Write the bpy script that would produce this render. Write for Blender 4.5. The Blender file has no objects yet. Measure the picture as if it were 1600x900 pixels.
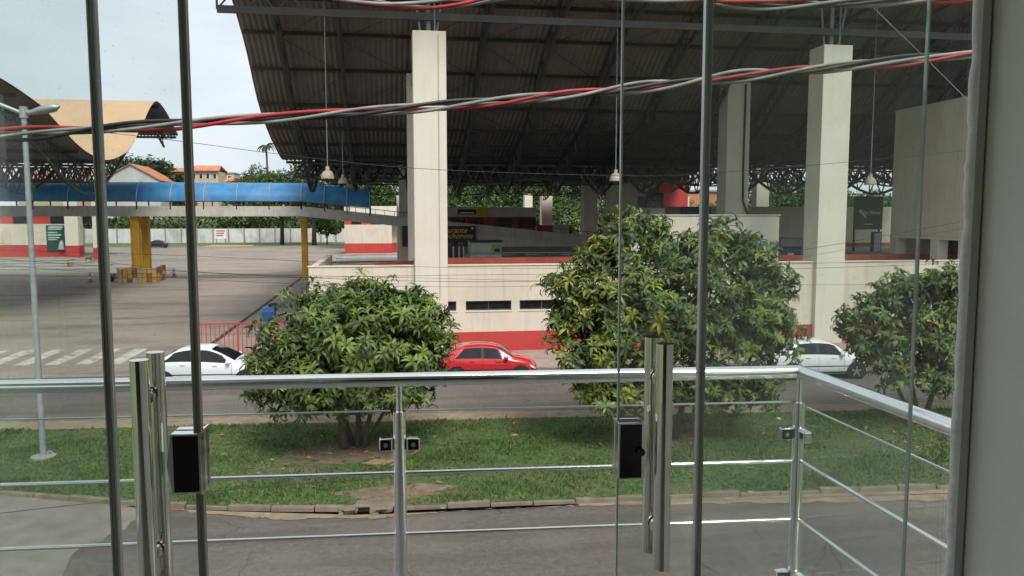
import bpy, math, random
import numpy as np
from mathutils import Vector, Matrix, Euler

random.seed(7)
RNG = np.random.default_rng(7)
SC = bpy.context.scene
COL = SC.collection
R = math.radians

# ------------------------------------------------------------------ camera
HC = 6.2                      # eye height above the street
FPX, YAW, PITCH = 1250.0, R(8.8), math.atan(115 / 1250)
cam = bpy.data.cameras.new('camera')
cam.sensor_width = 36.0
cam.lens = FPX / 1600 * 36
cam.clip_start, cam.clip_end = 0.05, 4000
cam_o = bpy.data.objects.new('camera', cam)
cam_o.location = (0, 0, HC)
cam_o.rotation_euler = (R(90) - PITCH, 0, -YAW)
COL.objects.link(cam_o)
SC.camera = cam_o

# ------------------------------------------------------------------ sky and sun
SUN_EL, SUN_AZ = R(52), R(163)       # azimuth measured clockwise from +Y
w = bpy.data.worlds.new('World')
SC.world = w
w.use_nodes = True
nt = w.node_tree
nt.nodes.clear()
wo = nt.nodes.new('ShaderNodeOutputWorld')
bg = nt.nodes.new('ShaderNodeBackground')
bg.inputs['Strength'].default_value = 0.095
sky = nt.nodes.new('ShaderNodeTexSky')
sky.sky_type = 'NISHITA'
sky.sun_disc = False
sky.sun_elevation = SUN_EL
sky.sun_rotation = SUN_AZ
sky.dust_density = 3.0
tc = nt.nodes.new('ShaderNodeTexCoord')
mp = nt.nodes.new('ShaderNodeMapping')
mp.inputs['Scale'].default_value = (1.2, 1.2, 4.0)
nz = nt.nodes.new('ShaderNodeTexNoise')
nz.inputs['Scale'].default_value = 2.2
nz.inputs['Detail'].default_value = 7
nz.inputs['Roughness'].default_value = 0.55
cr = nt.nodes.new('ShaderNodeValToRGB')
cr.color_ramp.elements[0].position = 0.3
cr.color_ramp.elements[0].color = (4.8, 5.4, 5.85, 1)
cr.color_ramp.elements[1].position = 0.72
cr.color_ramp.elements[1].color = (6.8, 7.2, 7.6, 1)
mx = nt.nodes.new('ShaderNodeMix')
mx.data_type = 'RGBA'
mx.inputs['Factor'].default_value = 0.88
L = nt.links.new
L(tc.outputs['Generated'], mp.inputs['Vector'])
L(mp.outputs['Vector'], nz.inputs['Vector'])
L(nz.outputs['Fac'], cr.inputs['Fac'])
L(sky.outputs['Color'], mx.inputs[6])
L(cr.outputs['Color'], mx.inputs[7])
L(mx.outputs[2], bg.inputs['Color'])
L(bg.outputs[0], wo.inputs['Surface'])

sl = bpy.data.lights.new('sun', 'SUN')
sl.energy = 2.2
sl.angle = R(24)
sl.color = (1.0, 0.96, 0.9)
so = bpy.data.objects.new('sun', sl)
sd = Vector((math.sin(SUN_AZ) * math.cos(SUN_EL), math.cos(SUN_AZ) * math.cos(SUN_EL), math.sin(SUN_EL)))
so.rotation_euler = sd.to_track_quat('Z', 'Y').to_euler()
so.location = (0, -20, 60)
COL.objects.link(so)

SC.view_settings.view_transform = 'Standard'
SC.view_settings.look = 'None'
SC.view_settings.exposure = 0.66
SC.view_settings.gamma = 1.0
SC.render.engine = 'CYCLES'
SC.cycles.max_bounces = 6
SC.cycles.diffuse_bounces = 3
SC.cycles.glossy_bounces = 3
SC.cycles.transmission_bounces = 2
SC.cycles.transparent_max_bounces = 14
SC.cycles.use_adaptive_sampling = True
SC.cycles.adaptive_threshold = 0.025
SC.cycles.time_limit = 780
SC.cycles.caustics_reflective = False
SC.cycles.caustics_refractive = False

# ------------------------------------------------------------------ survey helpers: where a sight line meets a known plane
_fw = Vector((math.sin(YAW) * math.cos(PITCH), math.cos(YAW) * math.cos(PITCH), -math.sin(PITCH)))
_rt = Vector((math.cos(YAW), -math.sin(YAW), 0))
_up = _rt.cross(_fw)
_C = Vector((0, 0, HC))
def ray(u, v): return _rt * ((u - 800) / FPX) + _up * ((450 - v) / FPX) + _fw
def G(u, v, z=0.0): r = ray(u, v); return _C + r * ((z - HC) / r.z)
def PY(u, v, Y): r = ray(u, v); return _C + r * (Y / r.y)
def XY(u, Y): return PY(u, 340, Y).x
def ZY(v, Y, u=800): return PY(u, v, Y).z
HA = R(-3.3)                         # the house and the street run 3.3 degrees off the terminal
hx = Vector((math.cos(HA), math.sin(HA), 0)); hy = Vector((-math.sin(HA), math.cos(HA), 0))
def H(x, y, z): return hx * x + hy * y + Vector((0, 0, z))

# ------------------------------------------------------------------ mesh builder
class MB:
    def __init__(s): s.v = []; s.f = []; s.mi = []; s.cur = 0
    def poly(s, *p):
        n = len(s.v); s.v += [tuple(q) for q in p]; s.f.append(tuple(range(n, n + len(p)))); s.mi.append(s.cur); return s
    def hexa(s, p):                   # 8 corners: bottom ring then top ring
        n = len(s.v); s.v += [tuple(q) for q in p]
        for f in ((3, 2, 1, 0), (4, 5, 6, 7), (0, 1, 5, 4), (1, 2, 6, 5), (2, 3, 7, 6), (3, 0, 4, 7)):
            s.f.append(tuple(n + i for i in f)); s.mi.append(s.cur)
        return s
    def box(s, x0, x1, y0, y1, z0, z1):
        return s.hexa([(x0, y0, z0), (x1, y0, z0), (x1, y1, z0), (x0, y1, z0), (x0, y0, z1), (x1, y0, z1), (x1, y1, z1), (x0, y1, z1)])
    def hbox(s, x0, x1, y0, y1, z0, z1):   # box square to the house
        return s.hexa([H(x0, y0, z0), H(x1, y0, z0), H(x1, y1, z0), H(x0, y1, z0), H(x0, y0, z1), H(x1, y0, z1), H(x1, y1, z1), H(x0, y1, z1)])
    def beam(s, p, q, wd, ht, up=(0, 0, 1)):
        p = Vector(p); q = Vector(q); d = (q - p)
        if d.length < 1e-6: return s
        d.normalize(); u = Vector(up)
        if abs(d.dot(u)) > 0.98: u = Vector((1, 0, 0))
        a = d.cross(u).normalized() * (wd / 2); b = a.cross(d).normalized() * (ht / 2)
        return s.hexa([p - a - b, p + a - b, q + a - b, q - a - b, p - a + b, p + a + b, q + a + b, q - a + b])
    def tube(s, pts, r, n=8, caps=True):
        pts = [Vector(p) for p in pts]
        rs = r if hasattr(r, '__len__') else [r] * len(pts)
        base = len(s.v); prev = None
        for i, p in enumerate(pts):
            d = (pts[min(i + 1, len(pts) - 1)] - pts[max(i - 1, 0)]).normalized()
            if prev is None:
                a = d.cross(Vector((0, 0, 1)) if abs(d.z) < 0.95 else Vector((1, 0, 0))).normalized()
            else:
                a = (prev - d * prev.dot(d)).normalized()
            prev = a; b = d.cross(a)
            for k in range(n):
                t = 2 * math.pi * k / n
                s.v.append(tuple(p + (a * math.cos(t) + b * math.sin(t)) * rs[i]))
        for i in range(len(pts) - 1):
            for k in range(n):
                k2 = (k + 1) % n
                s.f.append((base + i * n + k, base + i * n + k2, base + (i + 1) * n + k2, base + (i + 1) * n + k)); s.mi.append(s.cur)
        if caps:
            s.f.append(tuple(base + k for k in reversed(range(n)))); s.mi.append(s.cur)
            e = base + (len(pts) - 1) * n
            s.f.append(tuple(e + k for k in range(n))); s.mi.append(s.cur)
        return s
    def grid(s, rows, close=False):
        base = len(s.v); m = len(rows[0])
        for r_ in rows: s.v += [tuple(p) for p in r_]
        for i in range(len(rows) - 1):
            for j in range(m - 1 + (1 if close else 0)):
                j2 = (j + 1) % m
                s.f.append((base + i * m + j, base + i * m + j2, base + (i + 1) * m + j2, base + (i + 1) * m + j)); s.mi.append(s.cur)
        return s
    def lathe(s, prof, c, n=16):       # prof: (radius, z)
        c = Vector(c)
        return s.grid([[c + Vector((r_ * math.cos(2 * math.pi * k / n), r_ * math.sin(2 * math.pi * k / n), z)) for k in range(n)] for r_, z in prof], True)
    def prism(s, poly, z0, z1):
        n = len(poly); b = len(s.v)
        s.v += [(p[0], p[1], z0) for p in poly] + [(p[0], p[1], z1) for p in poly]
        s.f.append(tuple(b + i for i in reversed(range(n)))); s.f.append(tuple(b + n + i for i in range(n))); s.mi += [s.cur] * 2
        for i in range(n):
            j = (i + 1) % n; s.f.append((b + i, b + j, b + n + j, b + n + i)); s.mi.append(s.cur)
        return s
    def build(s, name, mat, parent=None, smooth=False, bevel=0, kind=None):
        me = bpy.data.meshes.new(name)
        me.from_pydata(s.v, [], s.f)
        for m in (mat if isinstance(mat, (list, tuple)) else [mat]): me.materials.append(m)
        if isinstance(mat, (list, tuple)) and len(mat) > 1: me.polygons.foreach_set('material_index', s.mi)
        if smooth is True: me.polygons.foreach_set('use_smooth', [True] * len(me.polygons))
        me.update()
        o = bpy.data.objects.new(name, me); COL.objects.link(o)
        if smooth == 'auto':
            me.polygons.foreach_set('use_smooth', [True] * len(me.polygons))
            try: me.set_sharp_from_angle(angle=R(40))
            except Exception: pass
        if bevel:
            b = o.modifiers.new('bevel', 'BEVEL'); b.width = bevel; b.segments = 2; b.limit_method = 'ANGLE'
        if parent is not None: o.parent = parent
        if kind: o['kind'] = kind
        return o

def tag(o, label=None, cat=None, group=None, kind=None):
    if label: o['label'] = label
    if cat: o['category'] = cat
    if group: o['group'] = group
    if kind: o['kind'] = kind
    return o
def thing(name, label, cat, loc=(0, 0, 0), rz=0.0, group=None):
    o = bpy.data.objects.new(name, None); COL.objects.link(o)
    o.empty_display_size = 0.2; o.location = loc; o.rotation_euler = (0, 0, rz)
    return tag(o, label, cat, group)
def copy_tree(o, parent=None):
    c = o.copy(); COL.objects.link(c); c.parent = parent
    for ch in list(o.children): copy_tree(ch, c)
    return c
def share(o, parent, loc=(0, 0, 0), rot=None, scale=None):   # another piece on the same mesh data
    c = bpy.data.objects.new(o.name.split('.')[0], o.data); COL.objects.link(c); c.parent = parent; c.location = loc
    if rot: c.rotation_euler = rot
    if scale: c.scale = scale
    return c

# ------------------------------------------------------------------ materials
def lin(r, g, b):
    f = lambda c: (c / 255 / 12.92) if c / 255 <= 0.04045 else ((c / 255 + 0.055) / 1.055) ** 2.4
    return (f(r), f(g), f(b))
MATS = {}
def mat(name, col, rough=0.6, metal=0.0, var=0.12, scale=3.0, bump=0.0, bscale=40.0, stain=None, stain_amt=0.35, sscale=0.6, streak=0.0,
        coat=0.0, spec=None, trans=0.0, island=0.0, emit=None, rvar=0.0, spots=None, cracks=0.0, tracks=0.0):
    if name in MATS: return MATS[name]
    m = bpy.data.materials.new(name); m.use_nodes = True; MATS[name] = m
    n = m.node_tree; ns = n.nodes; lk = n.links.new
    b = ns['Principled BSDF']
    b.inputs['Roughness'].default_value = rough; b.inputs['Metallic'].default_value = metal
    if coat: b.inputs['Coat Weight'].default_value = coat; b.inputs['Coat Roughness'].default_value = 0.05
    if spec is not None: b.inputs['Specular IOR Level'].default_value = spec
    geo = ns.new('ShaderNodeNewGeometry')
    def noise(sc, det=5, dist=0.0, vec=None):
        q = ns.new('ShaderNodeTexNoise'); q.inputs['Scale'].default_value = sc; q.inputs['Detail'].default_value = det
        q.inputs['Distortion'].default_value = dist; lk(vec or geo.outputs['Position'], q.inputs['Vector']); return q
    def mix(fac, a, c, mode='MIX'):
        q = ns.new('ShaderNodeMix'); q.data_type = 'RGBA'; q.blend_type = mode
        for k, x in ((0, fac), (6, a), (7, c)):
            if isinstance(x, (int, float)): q.inputs[k].default_value = x
            elif isinstance(x, tuple): q.inputs[k].default_value = (*x[:3], 1)
            else: lk(x, q.inputs[k])
        return q.outputs[2]
    def ramp(src, lo, hi):
        q = ns.new('ShaderNodeMapRange'); q.inputs['From Min'].default_value = lo; q.inputs['From Max'].default_value = hi; lk(src, q.inputs['Value']); return q.outputs['Result']
    n1 = noise(scale)
    c = mix(ramp(n1.outputs['Fac'], 0.3, 0.7), tuple(x * (1 - var) for x in col), tuple(min(1, x * (1 + var)) for x in col))
    if stain:
        n2 = noise(sscale, 6, 0.6)
        q = ns.new('ShaderNodeMath'); q.operation = 'MULTIPLY'; lk(ramp(n2.outputs['Fac'], 0.48, 0.68), q.inputs[0]); q.inputs[1].default_value = stain_amt
        c = mix(q.outputs[0], c, stain)
    if streak:
        mpn = ns.new('ShaderNodeMapping'); mpn.inputs['Scale'].default_value = (4.0, 4.0, 0.25); lk(geo.outputs['Position'], mpn.inputs['Vector'])
        n3 = noise(1.2, 6, 0.3, mpn.outputs['Vector'])
        q = ns.new('ShaderNodeMath'); q.operation = 'MULTIPLY'; lk(ramp(n3.outputs['Fac'], 0.5, 0.75), q.inputs[0]); q.inputs[1].default_value = streak
        c = mix(q.outputs[0], c, tuple(x * 0.45 for x in col))
    if spots:
        n4 = noise(spots[0], 2)
        c = mix(ramp(n4.outputs['Fac'], spots[2], spots[2] + 0.05), c, spots[1])
    if tracks:
        mpt = ns.new('ShaderNodeMapping'); mpt.inputs['Scale'].default_value = (0.1, 1.6, 1.0); mpt.inputs['Rotation'].default_value = (0, 0, 0.058); lk(geo.outputs['Position'], mpt.inputs['Vector'])
        n5 = noise(1.0, 6, 0.4, mpt.outputs['Vector']); q = ns.new('ShaderNodeMath'); q.operation = 'MULTIPLY'; lk(ramp(n5.outputs['Fac'], 0.45, 0.7), q.inputs[0]); q.inputs[1].default_value = tracks; c = mix(q.outputs[0], c, tuple(x * 0.5 for x in col))
    if cracks:
        n6 = noise(1.7, 4); vm = ns.new('ShaderNodeMix'); vm.data_type = 'RGBA'; vm.inputs[0].default_value = 0.22; lk(geo.outputs['Position'], vm.inputs[6]); lk(n6.outputs['Color'], vm.inputs[7])
        vo = ns.new('ShaderNodeTexVoronoi'); vo.feature = 'DISTANCE_TO_EDGE'; vo.inputs['Scale'].default_value = 0.55; lk(vm.outputs[2], vo.inputs['Vector']); n7 = noise(0.35, 3)
        q = ns.new('ShaderNodeMath'); q.operation = 'LESS_THAN'; lk(vo.outputs['Distance'], q.inputs[0]); q.inputs[1].default_value = 0.007; q2 = ns.new('ShaderNodeMath'); q2.operation = 'MULTIPLY'; lk(q.outputs[0], q2.inputs[0]); lk(ramp(n7.outputs['Fac'], 0.5, 0.6), q2.inputs[1])
        q3 = ns.new('ShaderNodeMath'); q3.operation = 'MULTIPLY'; lk(q2.outputs[0], q3.inputs[0]); q3.inputs[1].default_value = cracks; c = mix(q3.outputs[0], c, tuple(x * 0.3 for x in col))
    if island:
        hs = ns.new('ShaderNodeHueSaturation'); rr = ns.new('ShaderNodeMapRange')
        lk(geo.outputs['Random Per Island'], rr.inputs['Value']); rr.inputs['To Min'].default_value = 1 - island; rr.inputs['To Max'].default_value = 1 + island
        lk(rr.outputs['Result'], hs.inputs['Value']); lk(c, hs.inputs['Color']); c = hs.outputs['Color']
    lk(c, b.inputs['Base Color'])
    if rvar:
        q = ns.new('ShaderNodeMapRange'); lk(n1.outputs['Fac'], q.inputs['Value']); q.inputs['To Min'].default_value = max(0, rough - rvar); q.inputs['To Max'].default_value = min(1, rough + rvar)
        lk(q.outputs['Result'], b.inputs['Roughness'])
    if bump:
        nb = noise(bscale, 4); bp = ns.new('ShaderNodeBump'); bp.inputs['Strength'].default_value = bump; bp.inputs['Distance'].default_value = 0.02
        lk(nb.outputs['Fac'], bp.inputs['Height']); lk(bp.outputs['Normal'], b.inputs['Normal'])
    if emit: b.inputs['Emission Color'].default_value = (*emit[0], 1); b.inputs['Emission Strength'].default_value = emit[1]
    if trans:
        out = ns['Material Output']; t = ns.new('ShaderNodeBsdfTranslucent'); ms = ns.new('ShaderNodeMixShader'); ms.inputs[0].default_value = trans
        lk(c, t.inputs['Color']); lk(b.outputs[0], ms.inputs[1]); lk(t.outputs[0], ms.inputs[2]); lk(ms.outputs[0], out.inputs['Surface'])
    return m
def glassmat(name, tint=(0.9, 0.94, 0.92), refl=1.0, dirt=0.0):
    m = bpy.data.materials.new(name); m.use_nodes = True; n = m.node_tree; ns = n.nodes; lk = n.links.new; ns.clear()
    out = ns.new('ShaderNodeOutputMaterial'); tr = ns.new('ShaderNodeBsdfTransparent'); gl = ns.new('ShaderNodeBsdfGlossy'); ms = ns.new('ShaderNodeMixShader'); fr = ns.new('ShaderNodeFresnel')
    tr.inputs['Color'].default_value = (*tint, 1); gl.inputs['Roughness'].default_value = 0.0; gl.inputs['Color'].default_value = (refl, refl, refl, 1); geo0 = ns.new('ShaderNodeNewGeometry'); io = ns.new('ShaderNodeMapRange'); io.inputs['To Min'].default_value = 1.5; io.inputs['To Max'].default_value = 1 / 1.5; lk(geo0.outputs['Backfacing'], io.inputs['Value']); lk(io.outputs[0], fr.inputs['IOR'])
    lk(fr.outputs[0], ms.inputs[0]); lk(tr.outputs[0], ms.inputs[1]); lk(gl.outputs[0], ms.inputs[2]); last = ms.outputs[0]
    if dirt:
        geo = ns.new('ShaderNodeNewGeometry'); q = ns.new('ShaderNodeTexNoise'); q.inputs['Scale'].default_value = 170; q.inputs['Detail'].default_value = 1
        q2 = ns.new('ShaderNodeTexNoise'); q2.inputs['Scale'].default_value = 5; q2.inputs['Detail'].default_value = 5
        lk(geo.outputs['Position'], q.inputs['Vector']); lk(geo.outputs['Position'], q2.inputs['Vector'])
        r1 = ns.new('ShaderNodeMapRange'); r1.inputs['From Min'].default_value = 0.74; r1.inputs['From Max'].default_value = 0.8; r1.inputs['To Max'].default_value = 0.3; lk(q.outputs['Fac'], r1.inputs['Value'])
        r2 = ns.new('ShaderNodeMapRange'); r2.inputs['From Min'].default_value = 0.35; r2.inputs['From Max'].default_value = 0.8; r2.inputs['To Max'].default_value = dirt; lk(q2.outputs['Fac'], r2.inputs['Value'])
        ad = ns.new('ShaderNodeMath'); ad.operation = 'ADD'; lk(r1.outputs[0], ad.inputs[0]); lk(r2.outputs[0], ad.inputs[1])
        df = ns.new('ShaderNodeBsdfDiffuse'); df.inputs['Color'].default_value = (0.45, 0.45, 0.42, 1); tl = ns.new('ShaderNodeBsdfTranslucent'); tl.inputs['Color'].default_value = (0.45, 0.45, 0.42, 1)
        dm = ns.new('ShaderNodeMixShader'); lk(df.outputs[0], dm.inputs[1]); lk(tl.outputs[0], dm.inputs[2])
        m2 = ns.new('ShaderNodeMixShader'); lk(ad.outputs[0], m2.inputs[0]); lk(last, m2.inputs[1]); lk(dm.outputs[0], m2.inputs[2]); last = m2.outputs[0]
    lk(last, out.inputs['Surface']); return m
def brickmat(name, c1, c2, mortar, sx, sy, scale=1.0, rough=0.85, rot=0.0, patch=None):
    m = bpy.data.materials.new(name); m.use_nodes = True; n = m.node_tree; ns = n.nodes; lk = n.links.new; b = ns['Principled BSDF']; b.inputs['Roughness'].default_value = rough
    geo = ns.new('ShaderNodeNewGeometry'); mp_ = ns.new('ShaderNodeMapping'); mp_.inputs['Rotation'].default_value = (0, 0, rot); lk(geo.outputs['Position'], mp_.inputs['Vector'])
    br = ns.new('ShaderNodeTexBrick'); br.inputs['Scale'].default_value = scale; br.inputs['Brick Width'].default_value = sx; br.inputs['Row Height'].default_value = sy; br.inputs['Mortar Size'].default_value = 0.012
    br.inputs['Color1'].default_value = (*c1, 1); br.inputs['Color2'].default_value = (*c2, 1); br.inputs['Mortar'].default_value = (*mortar, 1); lk(mp_.outputs[0], br.inputs['Vector'])
    col = br.outputs['Color']
    for sc, lo, hi, cc, am in ([(0.09, 0.46, 0.66, patch, 0.75), (0.4, 0.52, 0.66, tuple(x * 0.42 for x in c1), 0.75), (3.0, 0.45, 0.75, tuple(min(1, x * 1.35) for x in c1), 0.5)] if patch else []):
        q = ns.new('ShaderNodeTexNoise'); q.inputs['Scale'].default_value = sc; q.inputs['Detail'].default_value = 6; q.inputs['Distortion'].default_value = 0.5
        mp2 = ns.new('ShaderNodeMapping'); mp2.inputs['Scale'].default_value = (0.35, 1.3, 1); lk(geo.outputs['Position'], mp2.inputs['Vector']); lk(mp2.outputs[0], q.inputs['Vector'])
        r1 = ns.new('ShaderNodeMapRange'); r1.inputs['From Min'].default_value = lo; r1.inputs['From Max'].default_value = hi; r1.inputs['To Max'].default_value = am; lk(q.outputs['Fac'], r1.inputs['Value'])
        mm = ns.new('ShaderNodeMix'); mm.data_type = 'RGBA'; lk(r1.outputs[0], mm.inputs[0]); lk(col, mm.inputs[6]); mm.inputs[7].default_value = (*cc, 1); col = mm.outputs[2]
    lk(col, b.inputs['Base Color'])
    bp = ns.new('ShaderNodeBump'); bp.inputs['Strength'].default_value = 0.5; bp.inputs['Distance'].default_value = 0.01; bp.invert = True; lk(br.outputs['Fac'], bp.inputs['Height']); lk(bp.outputs[0], b.inputs['Normal'])
    return m

M_ASPH = mat('asphalt', (0.12, 0.104, 0.088), 0.9, var=0.22, scale=7, bump=0.6, bscale=60, stain=(0.2, 0.17, 0.14), stain_amt=0.55, sscale=0.3, spots=(28, (0.34, 0.3, 0.26), 0.67), cracks=0.6, tracks=0.55)
M_ASPH2 = mat('asphalt_old', (0.22, 0.195, 0.165), 0.9, var=0.2, scale=2.0, bump=0.6, bscale=60, stain=(0.12, 0.11, 0.1), stain_amt=0.6, sscale=0.6, spots=(45, (0.36, 0.33, 0.3), 0.69))
M_DIRT = mat('sandy_soil', (0.27, 0.205, 0.14), 0.95, var=0.25, scale=4, bump=0.6, bscale=30, stain=(0.2, 0.15, 0.1), stain_amt=0.6, sscale=1.4)
M_SOIL = mat('brown_soil', (0.16, 0.115, 0.075), 0.95, var=0.3, scale=6, bump=0.6, bscale=40)
M_LAWN = mat('lawn', (0.075, 0.115, 0.03), 0.95, var=0.35, scale=5, bump=1.0, bscale=70, stain=(0.15, 0.115, 0.07), stain_amt=0.75, sscale=0.5)
M_BLADE = mat('grass_blade', (0.1, 0.17, 0.04), 0.8, var=0.35, scale=0.9, island=0.4, trans=0.25)
M_FARGRASS = mat('far_grass', (0.085, 0.13, 0.035), 0.95, var=0.35, scale=0.5, bump=0.6, bscale=3, stain=(0.2, 0.17, 0.08), stain_amt=0.4, sscale=0.15)
M_KERB = mat('kerb_concrete', (0.21, 0.17, 0.125), 0.9, var=0.22, scale=3, bump=0.5, bscale=25, stain=(0.14, 0.11, 0.08), stain_amt=0.7, sscale=1.7)
M_YARD = brickmat('yard_pavers', (0.3, 0.25, 0.21), (0.36, 0.3, 0.25), (0.13, 0.105, 0.09), 0.24, 0.12, 1.0, patch=(0.17, 0.14, 0.12))
M_WALK = mat('pink_pavement', (0.33, 0.255, 0.215), 0.9, var=0.15, scale=2, bump=0.3, bscale=20, stain=(0.24, 0.19, 0.16), stain_amt=0.5, sscale=0.8)
M_PAINTW = mat('road_paint', (0.5, 0.46, 0.42), 0.8, var=0.25, scale=5, stain=(0.24, 0.2, 0.17), stain_amt=0.95, sscale=2.2)
M_CREAM = mat('cream_paint', (0.62, 0.555, 0.445), 0.75, var=0.035, scale=1.2, bump=0.08, bscale=18, stain=(0.45, 0.38, 0.28), stain_amt=0.3, sscale=0.5, streak=0.32)
M_CREAM2 = mat('cream_column', (0.66, 0.61, 0.515), 0.75, var=0.03, scale=0.9, bump=0.06, bscale=14, stain=(0.5, 0.43, 0.33), stain_amt=0.25, sscale=0.4, streak=0.14)
M_RED = mat('red_paint', (0.46, 0.045, 0.04), 0.7, var=0.1, scale=1.4, bump=0.08, bscale=18, stain=(0.33, 0.05, 0.04), stain_amt=0.5, sscale=0.7, streak=0.2)
M_REDB = mat('brick_red_paint', (0.36, 0.075, 0.04), 0.8, var=0.15, scale=1.4, stain=(0.22, 0.05, 0.03), stain_amt=0.6, sscale=1.0)
M_ROOF_U = mat('roof_sheet', (0.2, 0.175, 0.16), 0.75, var=0.12, scale=0.8, stain=(0.13, 0.108, 0.095), stain_amt=0.6, sscale=0.35)
M_ROOF_O = mat('roof_sheet_orange', (0.5, 0.345, 0.21), 0.7, var=0.06, scale=0.6, stain=(0.42, 0.28, 0.165), stain_amt=0.4, sscale=0.2)
M_STEEL = mat('painted_steel', (0.06, 0.057, 0.054), 0.6, var=0.25, scale=1.5)
M_STEELB = mat('grey_steel', (0.2, 0.23, 0.26), 0.5, var=0.15, scale=2)
M_CHROME = mat('stainless', (0.9, 0.89, 0.87), 0.13, 1.0, var=0.05, scale=8, rvar=0.06)
M_CHROMEB = mat('brushed_stainless', (0.78, 0.76, 0.7), 0.1, 1.0, var=0.08, scale=9, rvar=0.06)
M_ALU = mat('bronze_aluminium', (0.38, 0.355, 0.325), 0.36, 0.6, var=0.1, scale=6, rvar=0.08)
M_ALUL = mat('light_aluminium', (0.62, 0.64, 0.64), 0.35, 0.8, var=0.05, scale=6)
M_RUBBER = mat('rubber', (0.012, 0.012, 0.012), 0.6)
M_BLACKG = mat('gloss_black', (0.006, 0.006, 0.007), 0.12, var=0.1)
M_GLASS = glassmat('door_glass', (0.955, 0.975, 0.965), 1.0, 0.008)
M_GLASS2 = glassmat('dirty_door_glass', (0.93, 0.955, 0.95), 1.0, 0.018)
M_RAILGLASS = glassmat('rail_glass', (0.975, 0.985, 0.98), 0.7, 0.005)
M_GEDGE = mat('glass_edge', (0.5, 0.58, 0.56), 0.15, spec=0.8)
M_PLASTER = mat('interior_plaster', (0.84, 0.83, 0.73), 0.85, var=0.03, scale=3, bump=0.12, bscale=30, stain=(0.7, 0.69, 0.6), stain_amt=0.5, sscale=1.4)
M_CAULK = mat('white_caulk', (0.86, 0.85, 0.81), 0.8, var=0.06, scale=20, bump=0.3, bscale=60)
M_FLOOR = mat('floor_tile', (0.3, 0.28, 0.25), 0.5, var=0.06, scale=2)
M_DARKWIN = mat('dark_window', (0.012, 0.013, 0.015), 0.12, var=0.2)
M_WIN = mat('dark_interior', (0.02, 0.019, 0.018), 0.5, var=0.3)
M_BLUE = mat('blue_polycarbonate', (0.06, 0.28, 0.58), 0.42, var=0.2, scale=0.9, stain=(0.16, 0.33, 0.5), stain_amt=0.7, sscale=0.6, streak=.25, trans=0.25)
M_WHITE = mat('white_paint', (0.76, 0.76, 0.74), 0.6, var=0.06, scale=2, streak=0.15)
M_GIRDER = mat('girder_concrete', (0.52, 0.5, 0.45), 0.85, var=0.08, scale=1.1, stain=(0.36, 0.35, 0.31), stain_amt=0.5, sscale=0.5, streak=0.32)
M_YEL = mat('yellow_paint', (0.62, 0.33, 0.02), 0.6, var=0.14, scale=1.3, streak=0.5)
M_CONC = mat('concrete', (0.3, 0.28, 0.25), 0.9, var=0.15, scale=1.4, bump=0.3, bscale=15, stain=(0.18, 0.165, 0.15), stain_amt=0.6, sscale=0.6)
M_BWALL = mat('whitewashed_wall', (0.6, 0.6, 0.6), 0.9, var=0.1, scale=0.4, stain=(0.33, 0.33, 0.32), stain_amt=0.6, sscale=0.35, streak=0.5)
M_TERRA = mat('terracotta_tile', (0.5, 0.2, 0.1), 0.85, var=0.2, scale=0.6, stain=(0.25, 0.12, 0.08), stain_amt=0.5, sscale=0.25)
M_BARK = mat('bark', (0.1, 0.075, 0.055), 0.95, var=0.35, scale=12, bump=0.9, bscale=45)
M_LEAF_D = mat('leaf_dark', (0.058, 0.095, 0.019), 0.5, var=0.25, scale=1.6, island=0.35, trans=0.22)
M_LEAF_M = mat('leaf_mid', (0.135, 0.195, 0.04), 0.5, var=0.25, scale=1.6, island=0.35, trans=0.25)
M_LEAF_Y = mat('leaf_young', (0.27, 0.27, 0.035), 0.45, var=0.25, scale=2.5, island=0.35, trans=0.3)
M_LEAF_F = mat('leaf_far', (0.05, 0.1, 0.022), 0.7, var=0.45, scale=0.35, island=0.45, trans=0.25)
M_LEAF_FD = mat('leaf_far_dark', (0.028, 0.055, 0.016), 0.7, var=0.4, scale=0.35, island=0.4, trans=0.2)
M_LEAF_FL = mat('leaf_far_light', (0.11, 0.18, 0.03), 0.7, var=0.4, scale=0.35, island=0.4, trans=0.3)
M_CABLE_R = mat('cable_red', (0.34, 0.022, 0.024), 0.55, var=0.3, scale=9)
M_CABLE_G = mat('cable_grey', (0.27, 0.26, 0.245), 0.6, var=0.3, scale=9)
M_CABLE_K = mat('cable_black', (0.02, 0.02, 0.022), 0.5, var=0.2, scale=6)
M_WIRE = mat('wire_black', (0.025, 0.024, 0.024), 0.6)
M_GALV = mat('galvanised', (0.4, 0.43, 0.44), 0.5, 0.5, var=0.12, scale=6, streak=0.2)
M_LAMPW = mat('lamp_shade', (0.48, 0.42, 0.32), 0.5, var=0.1, scale=4)

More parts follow.
